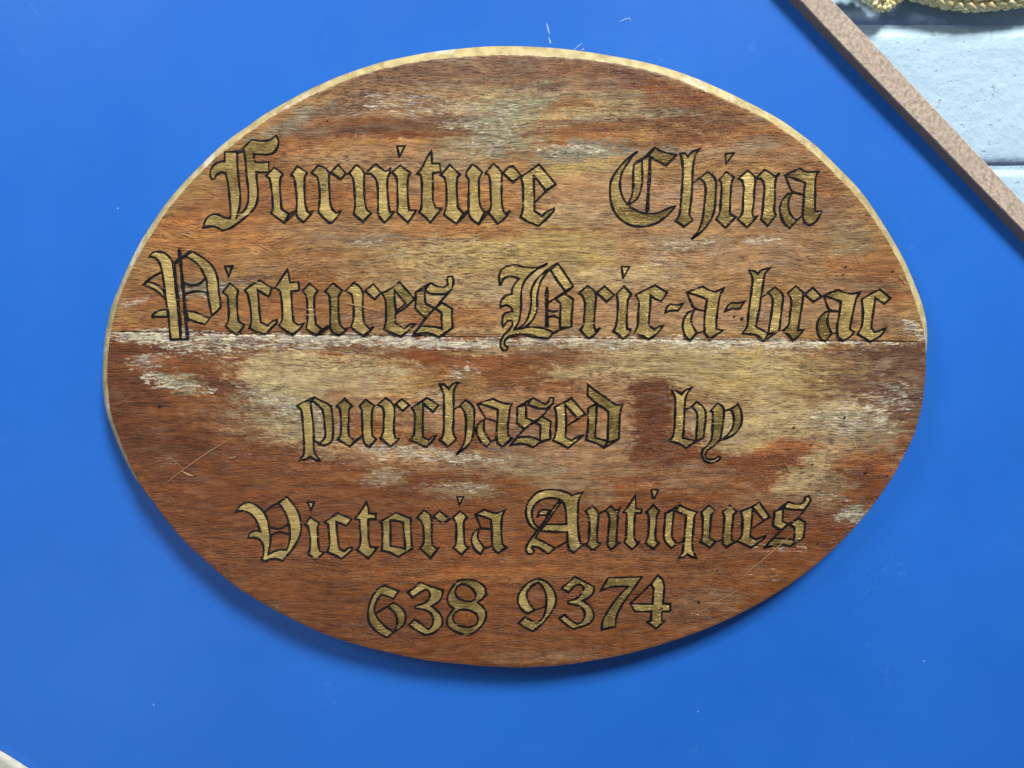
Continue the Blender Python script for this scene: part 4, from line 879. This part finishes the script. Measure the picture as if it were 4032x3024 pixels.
def smooth_path(P, closed):
    """round gentle bends, keep real corners"""
    P = np.array(P, float); n = len(P); out = []
    corner = np.zeros(n, bool)
    for i in range(n):
        if not closed and i in (0, n - 1): corner[i] = True; continue
        a = P[i] - P[i - 1]; b = P[(i + 1) % n] - P[i]
        ang = abs(math.atan2(a[0] * b[1] - a[1] * b[0], a @ b))
        corner[i] = ang > math.radians(38)
    m = n if closed else n - 1
    for i in range(m):
        p1, p2 = P[i], P[(i + 1) % n]
        p0 = P[i - 1] if not corner[i] else p1 - (p2 - p1)
        p3 = P[(i + 2) % n] if not corner[(i + 1) % n] else p2 + (p2 - p1)
        L = np.hypot(*(p2 - p1)); k = max(1, int(L / 9))
        if corner[i] and corner[(i + 1) % n]: k = max(1, int(L / 20))
        for j in range(k):
            t = j / k
            out.append(0.5 * (2 * p1 + (p2 - p0) * t + (2 * p0 - 5 * p1 + 4 * p2 - p3) * t * t + (-p0 + 3 * p1 - 3 * p2 + p3) * t ** 3))
    if not closed: out.append(P[-1])
    return np.array(out)
def stroke(P, closed, width, y, verts, faces, seed):
    n = len(P); base = len(verts)
    rnd = random.Random(seed); ph = rnd.uniform(0, 6)
    d = np.roll(P, -1, 0) - P
    for i in range(n):
        d1 = P[i] - P[i - 1] if (closed or i > 0) else P[1] - P[0]
        d2 = P[(i + 1) % n] - P[i] if (closed or i < n - 1) else P[-1] - P[-2]
        d1 = d1 / (np.hypot(*d1) + 1e-9); d2 = d2 / (np.hypot(*d2) + 1e-9)
        n1 = np.array((-d1[1], d1[0])); n2 = np.array((-d2[1], d2[0]))
        m = n1 + n2; L = np.hypot(*m)
        if L < 0.35: m = n1; L = 1.0; k = 1.0
        else: m = m / L; k = min(1.0 / max(m @ n1, 0.3), 2.0)
        # a brush line: swelling and thinning
        wv = width * (1 + 0.16 * math.sin(ph + i * 0.55) + 0.12 * math.sin(ph * 2 + i * 1.3) + rnd.uniform(-0.08, 0.08))
        # upright strokes are a touch heavier than level ones
        wv *= 0.90 + 0.22 * abs(d2[1])
        if not closed and i in (0, n - 1): wv *= 0.75
        q = m * k * wv / 2
        verts.append(at(P[i][0] + q[0], P[i][1] + q[1], y) - sign_org)
        verts.append(at(P[i][0] - q[0], P[i][1] - q[1], y) - sign_org)
    for i in range(n if closed else n - 1):
        a = base + 2 * i; b = base + 2 * ((i + 1) % n)
        faces.append((a, b, b + 1, a + 1))
gi = 0
seen = {}
for line in GLYPHS.strip().splitlines():
    word, ch, *shapes = line.split('|')
    golds = []; lines = []
    for sh in shapes:
        v, op, body = sh[0], sh[1], sh[2:]
        ox, oy, sc = VIEW[v]
        pts = [(ox + float(a) / sc, oy + float(b) / sc) for a, b in (q.split(',') for q in body.split())]
        P = smooth_path(pts, op in ':h')
        if op == ':': golds.append([P]); lines.append((P, True, 7.8))
        elif op == 'h': golds[-1].append(P); lines.append((P, True, 7.8))
        else: lines.append((P, False, 7.4 if op == '-' else 12.0))
    kind = 'digit' if ch.startswith('digit') else ('hyphen' if ch == 'hyphen' else 'letter')
    verts = []; faces = []
    for grp in golds:
        loops = [[Vector((p[0], p[1], 0)) for p in g] for g in grp]
        flat = [p for g in grp for p in g]
        tris = tessellate_polygon(loops)
        b = len(verts)
        verts += [at(p[0], p[1], -0.00030) - sign_org for p in flat]
        for t in tris:
            a_, b_, c_ = (Vector((flat[q][0], flat[q][1], 0)) for q in t)
            nz = (b_ - a_).cross(c_ - a_).z
            t = tuple(b + q for q in t)
            faces.append(t if nz > 0 else t[::-1])
    lt = mesh_obj(kind, verts, faces, M_GOLD, sign)
    nm = {'letter': 'gold blackletter ' + (ch if len(ch) > 1 else 'small ' + ch), 'digit': 'gold ' + ch, 'hyphen': 'gold hyphen'}[kind]
    lt["label"] = (nm + " in the phone number, black outline") if word == 'number' else (nm + " of the word " + {'Bric': 'Bric-a-brac', 'a': 'Bric-a-brac', 'brac': 'Bric-a-brac'}.get(word, word) + ", black outline")
    v2 = []; f2 = []
    for k, (P, cl, w) in enumerate(lines):
        stroke(P, cl, w, -0.00050 - k * 0.00003, v2, f2, gi * 17 + k)
    mesh_obj("outline", v2, f2, M_BLACK, lt)
    gi += 1

# scratches through finish and paint
M_SW = mat_plain("scratched_timber", lin(172, 138, 100), 0.7)
for pts, w in [([(646, 1908), (722, 1848), (820, 1780), (921, 1719)], 2.6), ([(665, 1798), (700, 1825), (722, 1848)], 2.6), ([(716, 1855), (740, 1868), (760, 1874)], 8), ([(2743, 2420), (2840, 2360), (2935, 2308)], 2.6),
               ([(2922, 2270), (2990, 2215), (3067, 2150), (3133, 2090)], 2.6), ([(1402, 525), (1400, 548)], 6), ([(1396, 556), (1394, 568)], 4), ([(1345, 1188), (1420, 1206), (1500, 1226)], 5), ([(3089, 1815), (3105, 1845), (3118, 1865)], 2.4),
               ([(3360, 1724), (3374, 1766)], 2.2), ([(1020, 962), (1055, 980), (1090, 1000)], 3.5), ([(1022, 978), (1050, 990)], 3.0), ([(630, 915), (700, 950)], 2.5), ([(700, 912), (770, 940)], 2.5), ([(3540, 1082), (3548, 1096), (3556, 1100)], 5), ([(3558, 1106), (3568, 1117)], 5),
               ([(1668, 1028), (1712, 1042), (1752, 1052)], 4), ([(970, 1100), (1010, 1110), (1040, 1122)], 3)]:
    sliver("scratch", pts, w, -0.00095, M_SW, sign, sign_org)

# small nail and worm holes
M_HOLE = mat_plain("dark_hole", lin(22, 16, 14), 0.9)
for u, v, r in ((2891, 1248, 4), (2921, 1255, 6), (1918, 2341, 5), (2605, 2396, 5), (3331, 1050, 4), (3516, 1068, 4), (3321, 1081, 3.5), (3326, 1644, 4.5), (3126, 1684, 4.5), (3194, 1751, 4),
                (3409, 1861, 5), (3495, 1872, 3.5), (3277, 762, 3), (2825, 2247, 3.5), (2752, 2371, 5), (3221, 2140, 4), (628, 1599, 7), (3200, 1828, 3)):
    k_ = 9; a0 = u * 0.37
    vs = [at(u, v, -0.0007) - sign_org] + [at(u + r * random.uniform(.7, 1.25) * math.cos(a0 + q * 2 * math.pi / k_) * 1.15, v + r * random.uniform(.7, 1.2) * math.sin(a0 + q * 2 * math.pi / k_), -0.0007) - sign_org for q in range(k_)]
    mesh_obj("nail_hole", vs, [(0, 1 + q, 1 + (q + 1) % k_) for q in range(k_)], M_HOLE, sign)

# many faint small scuffs, some along the grain, some across it
M_SC2 = mat_plain("scuffed_timber", lin(158, 122, 86), 0.6)
rs = random.Random(21)
for q in range(46):
    a = rs.uniform(-math.pi, math.pi); rr = math.sqrt(rs.random()) * 0.93
    u = 2030 + math.cos(a) * rr * 1560; v = 1400 + math.sin(a) * rr * 1120
    ln = rs.uniform(12, 60); an = rs.choice((rs.gauss(0, .15), rs.gauss(-0.6, .4), rs.gauss(0.5, .4)))
    sliver("scratch", [(u, v), (u + ln * .5 * math.cos(an), v + ln * .5 * math.sin(an) + rs.uniform(-2, 2)), (u + ln * math.cos(an), v + ln * math.sin(an))], rs.uniform(1.2, 2.6), -0.00098, M_SC2, sign, sign_org)
